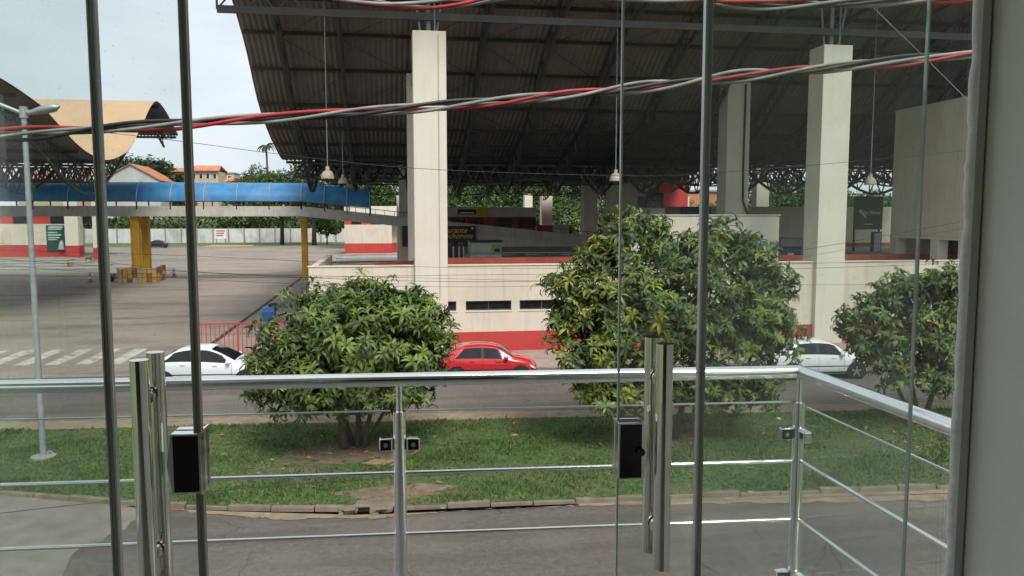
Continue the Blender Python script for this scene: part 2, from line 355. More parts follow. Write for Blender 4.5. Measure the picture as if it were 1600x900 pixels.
# ================================================================== THE GROUND
def sheet(name, pts, z, m):
    mb = MB(); mb.poly(*[(p[0], p[1], z) for p in pts]); return tag(mb.build(name, m), kind='structure')
def yroad(x, y0): return y0 - 0.0577 * x          # streets run parallel to the house
tag(MB().poly((-1500, -300, -0.03), (1500, -300, -0.03), (1500, 2500, -0.03), (-1500, 2500, -0.03)).build('ground', M_FARGRASS), kind='structure')
sheet('road_near', [(-60, yroad(-60, 2)), (60, yroad(60, 2)), (60, yroad(60, 17.2)), (-60, yroad(-60, 26.5))], 0.0, M_ASPH)
sheet('road_far', [(-60, yroad(-60, 24.3)), (60, yroad(60, 24.3)), (60, yroad(60, 31.8)), (-60, yroad(-60, 31.8))], 0.004, M_ASPH)
old = [G(*p) for p in ((-500, 772), (0, 774), (100, 783), (245, 792), (230, 800), (232, 806), (205, 815), (196, 828), (170, 836), (160, 846), (125, 858), (112, 868), (105, 884), (95, 905), (80, 1000), (60, 1200), (-1500, 1200), (-1500, 800))]
sheet('road_patch', old, 0.008, M_ASPH2)
def ragged(P, amp, n=14):
    out = []; rr = random.Random(len(P))
    for a, b in zip(P, P[1:] + P[:1]):
        for k in range(n): t = k / n; out.append((a[0] + (b[0] - a[0]) * t + rr.uniform(-amp, amp), a[1] + (b[1] - a[1]) * t + rr.uniform(-amp, amp) * .35))
    return [G(*p) for p in out]
sand = ragged([(150, 788), (245, 793), (420, 800), (560, 803), (640, 800), (900, 788), (900, 792), (700, 799), (600, 810), (450, 812), (380, 808), (250, 797)], 7)
sheet('sand_gutter', sand, 0.012, M_DIRT)
sand2 = ragged([(900, 786), (1190, 774), (1500, 764), (2000, 752), (2000, 764), (1500, 782), (1190, 786), (900, 791)], 6)
sheet('sand_gutter', sand2, 0.010, M_DIRT)
sheet('yard', [(-90, yroad(-90, 31.6)), (-3.4, yroad(-3.4, 31.6)), (-3.4, 37), (60, 37), (60, 168), (-90, 168)], 0.012, M_YARD)

# crossing stripes on the yard
cw = bpy.data.objects.new('crosswalk', None); COL.objects.link(cw); tag(cw, kind='structure')
mb = MB().poly((-0.3, 0, 0), (0.3, 0, 0), (0.3, 3.9, 0), (-0.3, 3.9, 0)); st = None
for i in range(9):
    x = -11.35 - i * 1.22; y = yroad(x, 34.3)
    if st is None: st = mb.build('stripe', M_PAINTW, cw); st.location = (x, y, 0.016)
    else: share(st, cw, (x, y, 0.016))

# the planted median: lawn, verge, kerb stones
near = [(-13.9, 23.6), (-13.3, 22.2), (-12.2, 20.9), (-10.5, 19.75), (-8.65, 18.94), (-7.11, 18.3), (-4.88, 17.45), (-2.83, 16.95), (-0.69, 16.6), (0.37, 16.52), (4.79, 16.35), (8.14, 16.2), (12.8, 15.95), (20, 15.5), (34, 14.7)]
far = [(-13.9, 23.7), (-12.5, 24.2), (-11, 24.2), (-2.96, 23.7), (1.7, 23.4), (17.66, 22.4), (34, 21.5)]
lawn_poly = near + far[::-1]
lawn = tag(MB().prism(lawn_poly, -0.02, 0.10).build('lawn', M_LAWN), kind='structure')
verge = far + [(x, y + 1.0) for x, y in far[::-1]]
tag(MB().prism(verge[:], -0.02, 0.085).build('verge', M_DIRT), kind='structure')
kerb = bpy.data.objects.new('kerb', None); COL.objects.link(kerb); tag(kerb, kind='structure')
def along(poly, step):
    pts = [Vector((p[0], p[1], 0)) for p in poly]; out = [pts[0].copy()]; acc = 0.0
    for a, b in zip(pts, pts[1:]):
        d = (b - a).length; t = step - acc
        while t <= d:
            out.append(a + (b - a) * (t / d)); t += step
        acc = (acc + d) % step
    return out
kp = along(near, 0.92)
inlet = G(585, 797)
for i in range(len(kp) - 1):
    a, b = kp[i], kp[i + 1]; c = (a + b) / 2
    if (c - Vector((inlet.x, inlet.y, 0))).length < 0.62: continue
    d = (b - a).normalized(); n_ = Vector((-d.y, d.x, 0)); L2 = (b - a).length / 2 - random.uniform(0.004, 0.014)
    o_ = n_ * random.uniform(-0.03, 0.02); h_ = 0.105 + random.uniform(-0.025, 0.02); tl_ = random.uniform(-0.012, 0.012)
    mb = MB(); q = [c - d * L2 - n_ * 0.09 + o_, c + d * L2 - n_ * 0.09 + o_, c + d * L2 + n_ * 0.07 + o_, c - d * L2 + n_ * 0.07 + o_]
    mb.hexa([p + Vector((0, 0, -0.05)) for p in q] + [p + n_ * (0.02 if k < 2 else 0) + Vector((0, 0, h_ + (tl_ if k in (0, 3) else -tl_))) for k, p in enumerate(q)])
    mb.build('kerb_stone', M_KERB, kerb, bevel=0.018)
fk = along([(x, y + 1.02) for x, y in far], 1.4)
for a, b in zip(fk, fk[1:]):
    d = (b - a).normalized(); MB().beam(a + d * 0.01 + Vector((0, 0, 0.03)), b - d * 0.01 + Vector((0, 0, 0.03)), 0.12, 0.15).build('kerb_stone', M_KERB, kerb, bevel=0.012)
# bare soil patches
def blob(name, c, rx, ry, z, m, n=70, seed=0):
    rr = random.Random(seed); ph = [rr.uniform(0, 6.28) for _ in range(4)]
    return sheet(name, [(c[0] + rx * math.cos(t) * (1 + 0.14 * math.sin(3 * t + ph[0]) + 0.1 * math.sin(5 * t + ph[1]) + 0.07 * math.sin(9 * t + ph[2]) + rr.uniform(-.08, .08)), c[1] + ry * math.sin(t) * (1 + 0.14 * math.sin(2 * t + ph[3]) + 0.1 * math.sin(7 * t + ph[0]))) for t in [2 * math.pi * k / n for k in range(n)]], z, m)
BARE = [((-1.0, 20.5), 1.6, 1.0, 1), ((0.1, 17.35), 1.15, 0.5, 2), ((7.4, 20.4), 1.2, 0.6, 3), ((15.3, 21.2), 1.1, 0.6, 4)]
for c, rx, ry, s_ in BARE: blob('bare_soil', c, rx, ry, 0.104, M_SOIL if s_ != 2 else mat('pale_soil', (0.19, 0.135, 0.09), 0.95, var=0.35, scale=5, bump=0.6, bscale=40), seed=s_)

# grass blades
def in_poly(px, py, poly):
    c = np.zeros(len(px), bool); n = len(poly)
    for i in range(n):
        x0, y0 = poly[i]; x1, y1 = poly[(i + 1) % n]
        if y0 == y1: continue
        k = ((y0 > py) != (y1 > py)) & (px < (x1 - x0) * (py - y0) / (y1 - y0) + x0); c ^= k
    return c
def grass(n):
    px = RNG.uniform(-14, 26, n); py = RNG.uniform(15, 24.3, n); k = in_poly(px, py, lawn_poly)
    for c, rx, ry, s_ in BARE:
        d = ((px - c[0]) / rx) ** 2 + ((py - c[1]) / ry) ** 2 + RNG.normal(0, 0.3, n) + .25 * np.sin(px * 5 + py * 3) * np.sin(py * 6 - px); k &= (d > 1.0) | (RNG.random(n) < 0.16)
    dens = np.sin(px * 1.3 + 1) * np.sin(py * 1.7) + np.sin(px * 0.53 + py * 0.9) + RNG.normal(0, 0.9, n); k &= dens > -1.15
    px, py = px[k], py[k]; n = len(px); hgt = RNG.uniform(0.025, 0.07, n) * (1 + .7 * np.clip(np.sin(px * 2.9 + 1) * np.sin(py * 3.7) + np.sin(px * .8 - py * 1.9), -.6, 1.4)) * np.where(RNG.random(n) < .012, 2.2, 1); wd = RNG.uniform(0.012, 0.03, n); a = RNG.uniform(0, 6.283, n); lx = RNG.normal(0, 0.03, n); ly = RNG.normal(0, 0.03, n)
    v = np.zeros((n, 3, 3)); dx = np.cos(a) * wd; dy = np.sin(a) * wd
    v[:, 0] = np.stack([px - dx, py - dy, np.full(n, 0.1)], 1); v[:, 1] = np.stack([px + dx, py + dy, np.full(n, 0.1)], 1); v[:, 2] = np.stack([px + lx, py + ly, 0.1 + hgt], 1)
    return v.reshape(-1, 3), np.arange(n * 3).reshape(-1, 3)
def np_mesh(name, V, F, mats, mi=None, parent=None):
    me = bpy.data.meshes.new(name); k = F.shape[1]
    me.vertices.add(len(V)); me.vertices.foreach_set('co', V.astype(np.float32).ravel())
    me.loops.add(F.size); me.loops.foreach_set('vertex_index', F.astype(np.int32).ravel())
    me.polygons.add(len(F)); me.polygons.foreach_set('loop_start', np.arange(0, F.size, k, dtype=np.int32)); me.polygons.foreach_set('loop_total', np.full(len(F), k, dtype=np.int32))
    for m in mats: me.materials.append(m)
    if mi is not None: me.polygons.foreach_set('material_index', mi.astype(np.int32))
    me.update(calc_edges=True); o = bpy.data.objects.new(name, me); COL.objects.link(o)
    if parent is not None: o.parent = parent
    return o
V_, F_ = grass(150000)
tag(np_mesh('grass', V_, F_, [M_BLADE]), 'short green grass covering the planted median', 'grass', kind='stuff')

nl = 420; cx_ = RNG.choice([-1.0, 7.5, 15.7], nl); lx_ = cx_ + RNG.normal(0, 1.9, nl); ly_ = 20.4 + RNG.normal(0, 1.7, nl); kk_ = in_poly(lx_, ly_, lawn_poly); lx_, ly_ = lx_[kk_], ly_[kk_]; nl = len(lx_); an = RNG.uniform(0, 6.28, nl)
Lv = np.zeros((nl, 4, 3)); sx_ = RNG.uniform(.06, .12, nl); 
for q_, (a_, b_) in enumerate(((-1, 0), (0, -.3), (1, 0), (0, .3))):
    Lv[:, q_, 0] = lx_ + (np.cos(an) * a_ - np.sin(an) * b_) * sx_; Lv[:, q_, 1] = ly_ + (np.sin(an) * a_ + np.cos(an) * b_) * sx_; Lv[:, q_, 2] = .15 + RNG.uniform(-.02, .03, nl)
tag(np_mesh('fallen_leaves', Lv.reshape(-1, 3), np.arange(nl * 4).reshape(-1, 4), [mat('dry_leaf', (0.22, 0.14, 0.07), .8, var=.3, island=.5)]), 'dry brown fallen leaves scattered on the lawn under the trees', 'leaves', kind='stuff')

# far pavement in front of the terminal and kerb
sheet_pts = [(-3.3, yroad(-3.3, 31.75)), (50, yroad(50, 31.75)), (50, 36.2), (-3.3, 36.2)]
tag(MB().prism(sheet_pts, -0.02, 0.06).build('pavement', M_WALK), kind='structure')
# platforms and drain of the bus yard
mb = MB()
mb.box(-8.55, -8.3, 37.5, 120, 0.0, 0.02); tag(mb.build('drain_channel', mat('drain_black', (0.02, 0.018, 0.017), 0.8, var=0.3)), kind='structure')
bay = bpy.data.objects.new('boarding_platform', None); COL.objects.link(bay); tag(bay, kind='structure')
for i in range(9):
    y = 50 + i * 9.0; x0 = -7.2
    MB().prism([(x0, y), (-3.4, y + 0.6), (12, y + 0.6), (12, y + 6.4), (-3.4, y + 6.4), (x0 + 1.2, y + 3.4)], -0.02, 0.22).build('platform_slab', M_CONC, bay, bevel=0.03)

# ================================================================== THE TERMINAL
PROF = [(31, 17.7), (34, 17.8), (38, 17.5), (40.5, 17.1), (42.4, 16.5), (45.1, 15.3), (46.6, 14.4), (48.2, 13.3), (50.2, 12.3), (53.3, 11.3), (57, 10.5), (60, 10.1), (63.5, 10.6), (66.3, 11.4), (69.4, 13.4), (71.9, 15.1), (74, 15.8), (76.8, 15.3), (80.6, 13.8), (84, 12.6), (90, 11.3), (97, 10.4), (102, 10.1)]
PROFL = [(38, 13.1), (41, 13.2), (45.2, 13.05), (49.7, 12.35), (51.4, 11.83), (53.2, 11.2), (55.2, 10.55), (57.4, 10.1), (60.4, 9.9), (63.9, 10.5), (66.3, 11.4), (69.4, 13.4), (71.9, 15.1), (74, 15.8), (76.8, 15.2), (80.6, 13.6)]
def smooth_prof(P, n=4):
    P = [np.array(p, float) for p in P]; out = []
    for i in range(len(P) - 1):
        p0, p1, p2, p3 = P[max(i - 1, 0)], P[i], P[i + 1], P[min(i + 2, len(P) - 1)]
        for k in range(n):
            t = k / n; out.append(0.5 * (2 * p1 + (p2 - p0) * t + (2 * p0 - 5 * p1 + 4 * p2 - p3) * t * t + (3 * p1 - p0 - 3 * p2 + p3) * t ** 3))
    out.append(P[-1]); return np.array(out)
SP, SPL = smooth_prof(PROF), smooth_prof(PROFL)
def zat(Y, S=None): S = SP if S is None else S; return float(np.interp(Y, S[:, 0], S[:, 1]))
def arc(S, Y0, Y1, n):
    s = np.concatenate([[0], np.cumsum(np.hypot(*np.diff(S, axis=0).T))]); a, b = np.interp([Y0, Y1], S[:, 0], s); q = np.linspace(a, b, n); return [(float(np.interp(t, s, S[:, 0])), float(np.interp(t, s, S[:, 1]))) for t in q]
def normal_at(Y, S):
    d = (zat(Y + 0.1, S) - zat(Y - 0.1, S)) / 0.2; return Vector((0, -d, 1)).normalized()

def make_roof(parent, S, X0, X1, Y0, Y1, trusses, m, npur, depth=0.95, period=0.3, sheet_w=None):
    roof = bpy.data.objects.new('roof', None); COL.objects.link(roof); roof.parent = parent
    rows = arc(S, Y0, Y1, npur + 1); xs = [X0] + [t for t in trusses if X0 + 0.6 < t < X1 - 0.6] + [X1]
    for i in range(npur):
        ya, yb = rows[i][0], rows[i + 1][0]; sub = arc(S, ya, yb, 4)
        for a, b in zip(xs, xs[1:]):
            nx = max(1, round((b - a) / period)) * 4; mb = MB(); rws = []
            for k, (y, z) in enumerate(sub):
                nn = normal_at(y, S); off = 0.012 if k == 0 else (-0.012 if k == 3 else 0)
                rws.append([Vector((a + (b - a) * j / nx, y, z)) + nn * (0.045 * (0, 1, 0, -1)[j % 4] * 1.0 + off) for j in range(nx + 1)])
            mb.grid(rws); mb.build('roof_panel', m, roof)
    for i, (y, z) in enumerate(rows):                 # purlins
        nn = normal_at(y, S); p = Vector((0, y, z)) - nn * 0.16
        MB().beam((X0 + 0.15, p.y, p.z), (X1 - 0.15, p.y, p.z), 0.09, 0.2, nn).build('purlin', M_STEEL, roof)
    for tx in trusses:                                  # lattice ribs that follow the wave
        mb = MB(); n = int((Y1 - Y0) / 1.25); pts = arc(S, Y0 + 0.2, Y1 - 0.2, n + 1); T = []; B = []
        for y, z in pts:
            nn = normal_at(y, S); dz = depth + 1.0 * math.exp(-((y - 59.5) / 4.5) ** 2) + 0.8 * math.exp(-((y - 101) / 4) ** 2)
            T.append(Vector((tx, y, z)) - nn * 0.34); B.append(Vector((tx, y, z)) - nn * (0.34 + dz))
        for k in range(n):
            mb.beam(T[k], T[k + 1], 0.16, 0.14); mb.beam(B[k], B[k + 1], 0.16, 0.16)
            mb.beam(T[k], B[k + 1] if k % 2 else B[k], 0.07, 0.07); mb.beam(B[k] if k % 2 else T[k], T[k + 1] if k % 2 else B[k + 1], 0.07, 0.07)
        mb.build('truss', M_STEEL, roof)
    mb = MB()                                           # thin wind bracing under the sheets
    for a, b in zip(trusses, trusses[1:]):
        for i in range(0, npur - 1):
            pa, pb = rows[i], rows[i + 1]
            if (i % 2) == 0: mb.beam((a, pa[0], pa[1] - 0.35), (b, pb[0], pb[1] - 0.35), 0.03, 0.03)
            else: mb.beam((b, pa[0], pa[1] - 0.35), (a, pb[0], pb[1] - 0.35), 0.03, 0.03)
    mb.build('wind_bracing', M_STEEL, roof)
    return roof

def lattice(parent, X0, X1, Y, ztop, zbot, step, wv=0.0, m=None):   # hanging lattice girder along the trough
    mb = MB(); n = int((X1 - X0) / step); m = m or M_STEEL
    zb = lambda k: zbot + wv * (0.5 + 0.5 * math.cos(k * 2 * math.pi / 8.0))
    P = [Vector((X0 + step * k, Y, ztop)) for k in range(n + 1)]; Q = [Vector((X0 + step * k, Y, zb(k))) for k in range(n + 1)]
    for k in range(n):
        mb.beam(P[k], P[k + 1], 0.12, 0.12); mb.beam(Q[k], Q[k + 1], 0.12, 0.12)
        mb.beam(P[k], (Q[k] + Q[k + 1]) / 2, 0.09, 0.09); mb.beam((Q[k] + Q[k + 1]) / 2, P[k + 1], 0.09, 0.09)
        mb.beam(P[k] + Vector((step / 2, 0.9, 0)), Q[k] + Vector((0, 0, 0)), 0.07, 0.07); mb.beam(P[k] + Vector((step / 2, 0.9, 0)), Q[k + 1], 0.07, 0.07)
    mb.build('trough_girder', m, parent)

T1 = [-5.35, -2.3, 1.5, 5.1, 8.7, 12.4, 16.1, 19.8, 23.5, 27.2, 31, 35, 39, 43, 47]
term = thing('bus_terminal', 'large cream bus terminal under a dark wave-shaped corrugated roof on tall square columns', 'building', (0, 0, 0))
make_roof(term, SP, -7.4, 50, 32.6, 74, T1, M_ROOF_U, 15)
make_roof(term, SP, -7.4, 36, 74.05, 102, [t for t in T1 if t < 36], M_ROOF_U, 9)
lattice(term, -6.5, 49, 58.2, 9.75, 8.35, 1.1, 0.45)
lattice(term, -6.5, 49, 61.4, 9.75, 8.5, 1.1, 0.5)
lattice(term, -6.5, 36, 101.2, 9.9, 8.6, 1.3, 0.3)
# tall columns
def column(parent, X, Y, top, wd=1.43, dp=1.33, name='column', m=M_CREAM2, rods=True):
    c = MB().box(X - wd / 2, X + wd / 2, Y, Y + dp, -0.05, top).build(name, m, parent, bevel=0.02)
    if rods:
        zt = zat(Y + dp / 2) - 0.5; mb = MB(); cy = Y + dp / 2
        mb.tube([(X, cy, top - 0.1), (X, cy, zt)], 0.1, 8)
        for dx in (-0.55, 0.55): mb.tube([(X + dx * 0.6, cy, top - 0.1), (X + dx * 1.5, cy - 0.2, zt)], 0.05, 6)
        mb.tube([(X + 0.25, cy - 0.3, top - 0.1), (X + 0.25, cy - 0.3, zt)], 0.035, 6)
        mb.build('roof_strut', M_STEELB, c)
    return c
for X in (1.87, 20.78, 39.7):
    column(term, X, 35.2, 14.03); column(term, X, 45.8, 14.03)
    column(term, X, 81, 11.8, rods=False); column(term, X, 104, 8.6, rods=False)
for X in (XY(961, 84),): column(term, X, 84, 11.0, rods=False)
mb = MB().beam((-6.9, 35.7, 14.72), (49, 35.7, 14.72), 0.14, 0.3); 
for k in range(3):
    x = -6.9 + k * 1.2; mb.beam((x, 35.7, 14.72), (x + 0.6, 35.7, 15.4), 0.06, 0.06); mb.beam((x + 0.6, 35.7, 15.4), (x + 1.2, 35.7, 14.72), 0.06, 0.06)
mb.beam((-6.9, 35.7, 14.72), (-6.9, 35.7, 15.6), 0.08, 0.08); mb.build('edge_girder', M_STEEL, term)
# the two pipes on the columns
MB().tube([(2.25, 35.16, 13.9), (2.25, 35.16, 2.6), (2.2, 35.12, 2.3)], 0.02, 6).build('conduit', M_GIRDER, term)
MB().box(2.12, 2.34, 35.08, 35.2, 2.15, 2.3).build('tap_box', M_GIRDER, term)
MB().tube([(21.15, 45.74, 13.9), (21.12, 45.74, 9), (21.15, 45.74, 7), (21.4, 45.6, 6.2)], 0.06, 8).build('drain_pipe', M_RUBBER, term)

# low front block with the slit windows
WY = 35.45; XL = XY(480, WY); ZT = ZY(416, WY, 650)
z1, z2 = ZY(485, WY, 760), ZY(470, WY, 760)
slit = []; w0, w1 = XY(727, WY), XY(799, WY); per = XY(812, WY) - w0
for k in range(-1, 15):
    a, b = w0 + k * per, w1 + k * per
    if k == -1: b = XY(712, WY)
    if b < 19.9 or a > 21.7: slit.append((a, b))
def strip_wall(parent, x0, x1, y, th, za, zb, holes, hz, m, name='wall'):
    mb = MB(); mb.box(x0, x1, y, y + th, za, hz[0]); mb.box(x0, x1, y, y + th, hz[1], zb); c = x0
    for a, b in holes: mb.box(c, a, y, y + th, hz[0], hz[1]); c = b
    mb.box(c, x1, y, y + th, hz[0], hz[1]); return mb.build(name, m, parent)
ZP = ZY(518, WY, 770)
strip_wall(term, XL, 44, WY, 0.3, ZP, ZT, slit, (z1, z2), M_CREAM)
MB().box(XL + 0.002, 44, WY - 0.015, WY + 0.3, -0.02, ZP - .002).build('red_plinth', M_RED, term)
MB().box(XL, XL + 0.3, WY + 0.302, 46, -0.02, ZT).build('side_wall', M_CREAM, term)
MB().box(XL - 0.04, 44, WY - 0.04, WY + 0.34, ZT + 0.002, ZT + 0.05).build('coping', M_CREAM2, term)
for a, b in slit:
    f = MB(); f.box(a, b, WY + 0.1, WY + 0.16, z1, z1 + 0.05); f.box(a, b, WY + 0.1, WY + 0.16, z2 - 0.05, z2)
    for x in (a, (a + b) / 2 - 0.02, b - 0.05): f.box(x, x + 0.05, WY + 0.1, WY + 0.16, z1 + 0.05, z2 - 0.05)
    win = f.build('window', M_STEEL, term); MB().box(a + 0.05, b - 0.05, WY + 0.13, WY + 0.14, z1 + 0.05, z2 - 0.05).build('pane', M_DARKWIN, win)
    MB().box(a - 0.03, b + 0.03, WY - 0.03, WY + 0.12, z1 - 0.06, z1 - 0.002).build('sill', M_CREAM2, win)
# brick-red parapet of the upper floor and floor slab
pz = 3.93; B = G(648, 407, pz); A = Vector((XL + 0.6, WY + 0.5, pz)); C_ = G(702, 403, pz); 
mb = MB(); mb.beam((A.x, A.y, 3.43), (B.x, B.y, 3.43), 0.15, 1.0); mb.build('parapet', M_REDB, term)
MB().box(B.x, 50, C_.y, C_.y + 0.15, 2.95, pz).build('parapet', M_REDB, term)
MB().box(XL + 0.3, 50, WY + 0.3, C_.y, 3.2, 3.4).build('flat_roof', M_CONC, term)
MB().box(6, 50, C_.y + 0.15, 76.2, 2.9, 3.1).build('upper_floor', M_CONC, term)
# cream block in front of the second column row
bx0, bx1 = XY(985, 40.2), XY(1218, 40.2); bz = ZY(337, 40.2, 1150)
MB().box(bx0, bx1, 40.2, 44.5, 3.4, bz).build('stair_block', M_CREAM2, term, bevel=0.02)
MB().box(bx0 - 0.06, bx1 + 0.06, 40.14, 44.56, bz + 0.002, bz + 0.07).build('block_coping', M_CREAM, term)
# back wall of the upper floor with its red skirting
gy = 72.0
gz = ZY(323, gy, 1220)
MB().box(XY(1040, gy), 60, gy, gy + 0.3, 3.1, gz).build('back_wall', M_CREAM, term)
MB().box(XY(1040, gy), 60, gy - 0.02, gy, 3.1, 3.45).build('red_skirting', M_REDB, term)
# tall windowless block at the right, open underneath between short pillars
X8 = 29.0; zb8 = 5.0; 
MB().box(X8, 44, 36.6, 42.9, zb8, 12.15).build('upper_block', M_CREAM, term, bevel=0.02)
MB().box(X8 - 0.02, 44, 36.58, 42.92, zb8 - 0.14, zb8 - 0.002).build('block_beam', M_CREAM2, term)
for y in (36.6, 38.75, 42.3): MB().box(X8, X8 + 0.6, y, y + 0.6, 3.1, zb8 - 0.142).build('short_pillar', M_CREAM2, term)
MB().box(X8 + 3.6, X8 + 3.8, 36.6, 43, 3.1, zb8 - 0.142).build('recess_shade', M_WIN, term)  # near-black sheet, shade of the open recess put into its colour
MB().box(X8 + 0.3, X8 + 3.59, 42.92, 43.1, 3.1, zb8 - 0.142).build('recess_side', M_CREAM, term)

# ================================================================== RAMP, FOOTBRIDGE
BY = 77.2
def canopy(parent, X0, X1, z0a, z0b, ha, hb, n, yw=1.9):
    fr = [k / n for k in range(n + 1)]
    for k in range(n):
        mb = MB(); rows = []
        for t in (fr[k], fr[k + 1]):
            x = X0 + (X1 - X0) * t; zb = z0a + (z0b - z0a) * t; h = ha + (hb - ha) * t
            rows.append([Vector((x, BY + 1.9 - yw * math.cos(a), zb + h * math.sin(a))) for a in [math.pi * j / 14 for j in range(15)]])
        mb.grid(rows); mb.build('canopy_panel', M_BLUE, parent, smooth=True)
    for k in range(n + 1):
        t = fr[k]; x = X0 + (X1 - X0) * t; zb = z0a + (z0b - z0a) * t; h = ha + (hb - ha) * t
        MB().tube([Vector((x, BY + 1.9 - (yw + 0.03) * math.cos(a), zb + (h + 0.03) * math.sin(a))) for a in [math.pi * j / 14 for j in range(15)]], 0.04, 6).build('canopy_rib', M_GALV, parent)
        for s_ in (-1, 1):
            MB().beam((x, BY + 1.9 + s_ * (yw - 0.02), zb - 0.75), (x, BY + 1.9 + s_ * (yw - 0.02), zb + 0.05), 0.1, 0.1).build('canopy_post', M_RUBBER, parent)
brid = thing('footbridge', 'raised footbridge under a blue arched canopy with a ramp down to the terminal', 'footbridge')
xk = XY(471, BY); za, zb_ = ZY(322, BY, 300), ZY(338, BY, 300)
MB().box(-95, xk, BY, BY + 3.8, zb_, za).build('girder', M_GIRDER, brid)
xr = XY(945, BY); zra, zrb = ZY(370, BY, 945), ZY(392, BY, 945)
mb = MB(); x6 = XY(637, BY); f6 = (x6 - xk) / (xr - xk); zra = za + (ZY(339.5, BY, 637) - za) / f6; tk = za - zb_
mb.hexa([(xk, BY, zb_), (xr, BY, zra - tk), (xr, BY + 3.8, zra - tk), (xk, BY + 3.8, zb_), (xk, BY, za), (xr, BY, zra), (xr, BY + 3.8, zra), (xk, BY + 3.8, za)]); mb.build('ramp', M_GIRDER, brid)
mb = MB(); x7 = XY(655, BY + 0.2); z7 = lambda x: za - tk + (zra - za) * (x - xk) / (xr - xk)
mb.hexa([(x7, BY + .2, 0), (xr, BY + .2, 0), (xr, BY + 3.6, 0), (x7, BY + 3.6, 0), (x7, BY + .2, z7(x7)), (xr, BY + .2, z7(xr)), (xr, BY + 3.6, z7(xr)), (x7, BY + 3.6, z7(x7))]); mb.build('ramp_wall', M_CREAM, brid)
zc0, zc1 = ZY(314, BY, 300), ZY(285, BY + 1.9, 300)
canopy(brid, -95, xk, zc0, zc0, zc1 - zc0, zc1 - zc0, 30)
xe = XY(578, BY); canopy(brid, xk + 0.02, xe, zc0, ZY(325, BY, 578), zc1 - zc0, ZY(297, BY + 1.9, 578) - ZY(325, BY, 578), 3)
mb = MB()
mb.beam((-95, BY + 0.1, za + 0.42), (xk, BY + 0.1, za + 0.42), 0.06, 0.06); mb.beam((xk, BY + 0.1, za + 0.42), (xr, BY + 0.1, zra + 0.42), 0.06, 0.06)
mb.build('handrail', mat('rail_red', (0.22, 0.03, 0.025), 0.6), brid)
for k in range(34):
    x = xk + 0.5 + k * 0.9; 
    if x < xr: z = za + (zra - za) * (x - xk) / (xr - xk); MB().beam((x, BY + 0.1, z - 0.02), (x, BY + 0.1, z + 0.42), 0.05, 0.05).build('baluster', MATS['rail_red'], brid)
for u in (210.5, 226.5):
    yy = BY + (0.6 if u < 215 else 3.3); wd = 0.72 if u < 215 else 0.68
    x = XY(u, yy); MB().box(x - wd / 2, x + wd / 2, yy - 0.3, yy + 0.4, 0, zb_ - 0.004).build('pillar', M_YEL, brid, bevel=0.03)
x = XY(475, BY + 1.9); MB().box(x - 0.28, x + 0.28, BY + 1.6, BY + 2.2, 0, zb_ - 0.45).build('pillar', M_YEL, brid, bevel=0.03)
MB().hexa([(x - .28, BY + 1.5, zb_ - .45), (x + .28, BY + 1.5, zb_ - .45), (x + .28, BY + 2.3, zb_ - .45), (x - .28, BY + 2.3, zb_ - .45), (x - .5, BY + .6, zb_ - .003), (x + .5, BY + .6, zb_ - .003), (x + .5, BY + 3.2, zb_ - .003), (x - .5, BY + 3.2, zb_ - .003)]).build('corbel', M_GIRDER, brid)

# guard of stacked blocks round the twin pillars
px_ = XY(217, BY + 1.2)
bb = thing('block_barrier', 'low barrier of yellow and brown blocks stacked round the twin yellow pillars', 'barrier', (px_, BY + 1.3, 0))
bm = [mat('block_yellow', (0.5, 0.29, 0.05), 0.8, var=0.2), mat('block_brown', (0.22, 0.1, 0.05), 0.85, var=0.3), mat('block_pale', (0.42, 0.3, 0.16), 0.85, var=0.2)]
rr = random.Random(3); protos = {}
for lev in range(3):
    for i in range(8):
        for face in range(2):
            k = rr.randrange(3); hgt = 0.42
            if face == 0: loc = (-1.45 + i * 0.42, -1.35 + rr.uniform(-.05, .05), lev * 0.43); 
            else: loc = (1.5 + rr.uniform(-.05, .05), -1.1 + i * 0.42, lev * 0.43 + 0.15 * (i / 8))
            if k not in protos: protos[k] = MB().box(-.19, .19, -.12, .12, 0, hgt).build('block', bm[k], bb, bevel=0.02); protos[k].location = loc
            else: share(protos[k], bb, loc, (0, 0, (0 if face == 0 else 1.57) + rr.uniform(-.1, .1)))
MB().box(-1.2, 1.3, -1.1, 1.9, 0, 0.9).build('core', M_CONC, bb)
# cones
def cone(u, v, label):
    p = G(u, v); t = thing('traffic_cone', label, 'traffic cone', p, 0, 'traffic cones in the bus yard')
    MB().box(-.24, .24, -.24, .24, 0.012, .06).build('base', M_RUBBER, t, bevel=.01)
    MB().lathe([(.19, .06), (.135, .33)], (0, 0, 0), 12).build('cone_body', mat('cone_orange', (0.55, 0.13, 0.04), 0.6, var=0.2), t, smooth=True)
    MB().lathe([(.135, .33), (.095, .55)], (0, 0, 0), 12).build('band', M_WHITE, t, smooth=True)
    MB().lathe([(.095, .55), (.04, .86), (.0, .87)], (0, 0, 0), 12).build('tip', MATS['cone_orange'], t, smooth=True)
cone(141, 441, 'faded traffic cone standing alone left of the dark door post, nearest to camera')
cone(184, 432, 'traffic cone standing on the small cart beside the block barrier')
cone(272, 432, 'traffic cone to the right of the yellow pillars at the end of a rope')
p = G(186, 440)
ct = thing('hand_cart', 'small dark two-wheeled cart parked beside the block barrier', 'cart', p)
MB().box(-.8, .5, -.35, .35, .3, .38).build('tray', M_STEEL, ct)
for dx in (-.55, .35):
    MB().tube([(dx, -.42, .3), (dx, -.34, .3)], .29, 14).build('wheel', M_RUBBER, ct)
MB().tube([(.5, 0, .35), (1.1, 0, .95)], .03, 6).build('handle', M_STEEL, ct)
MB().box(-.75, -.35, -.3, .3, .38, .75).build('load_box', M_CONC, ct)
q = G(272, 432); mb = MB(); a = Vector((px_ + 1.5, BY + .2, .9)); b = Vector((q.x, q.y, .6))
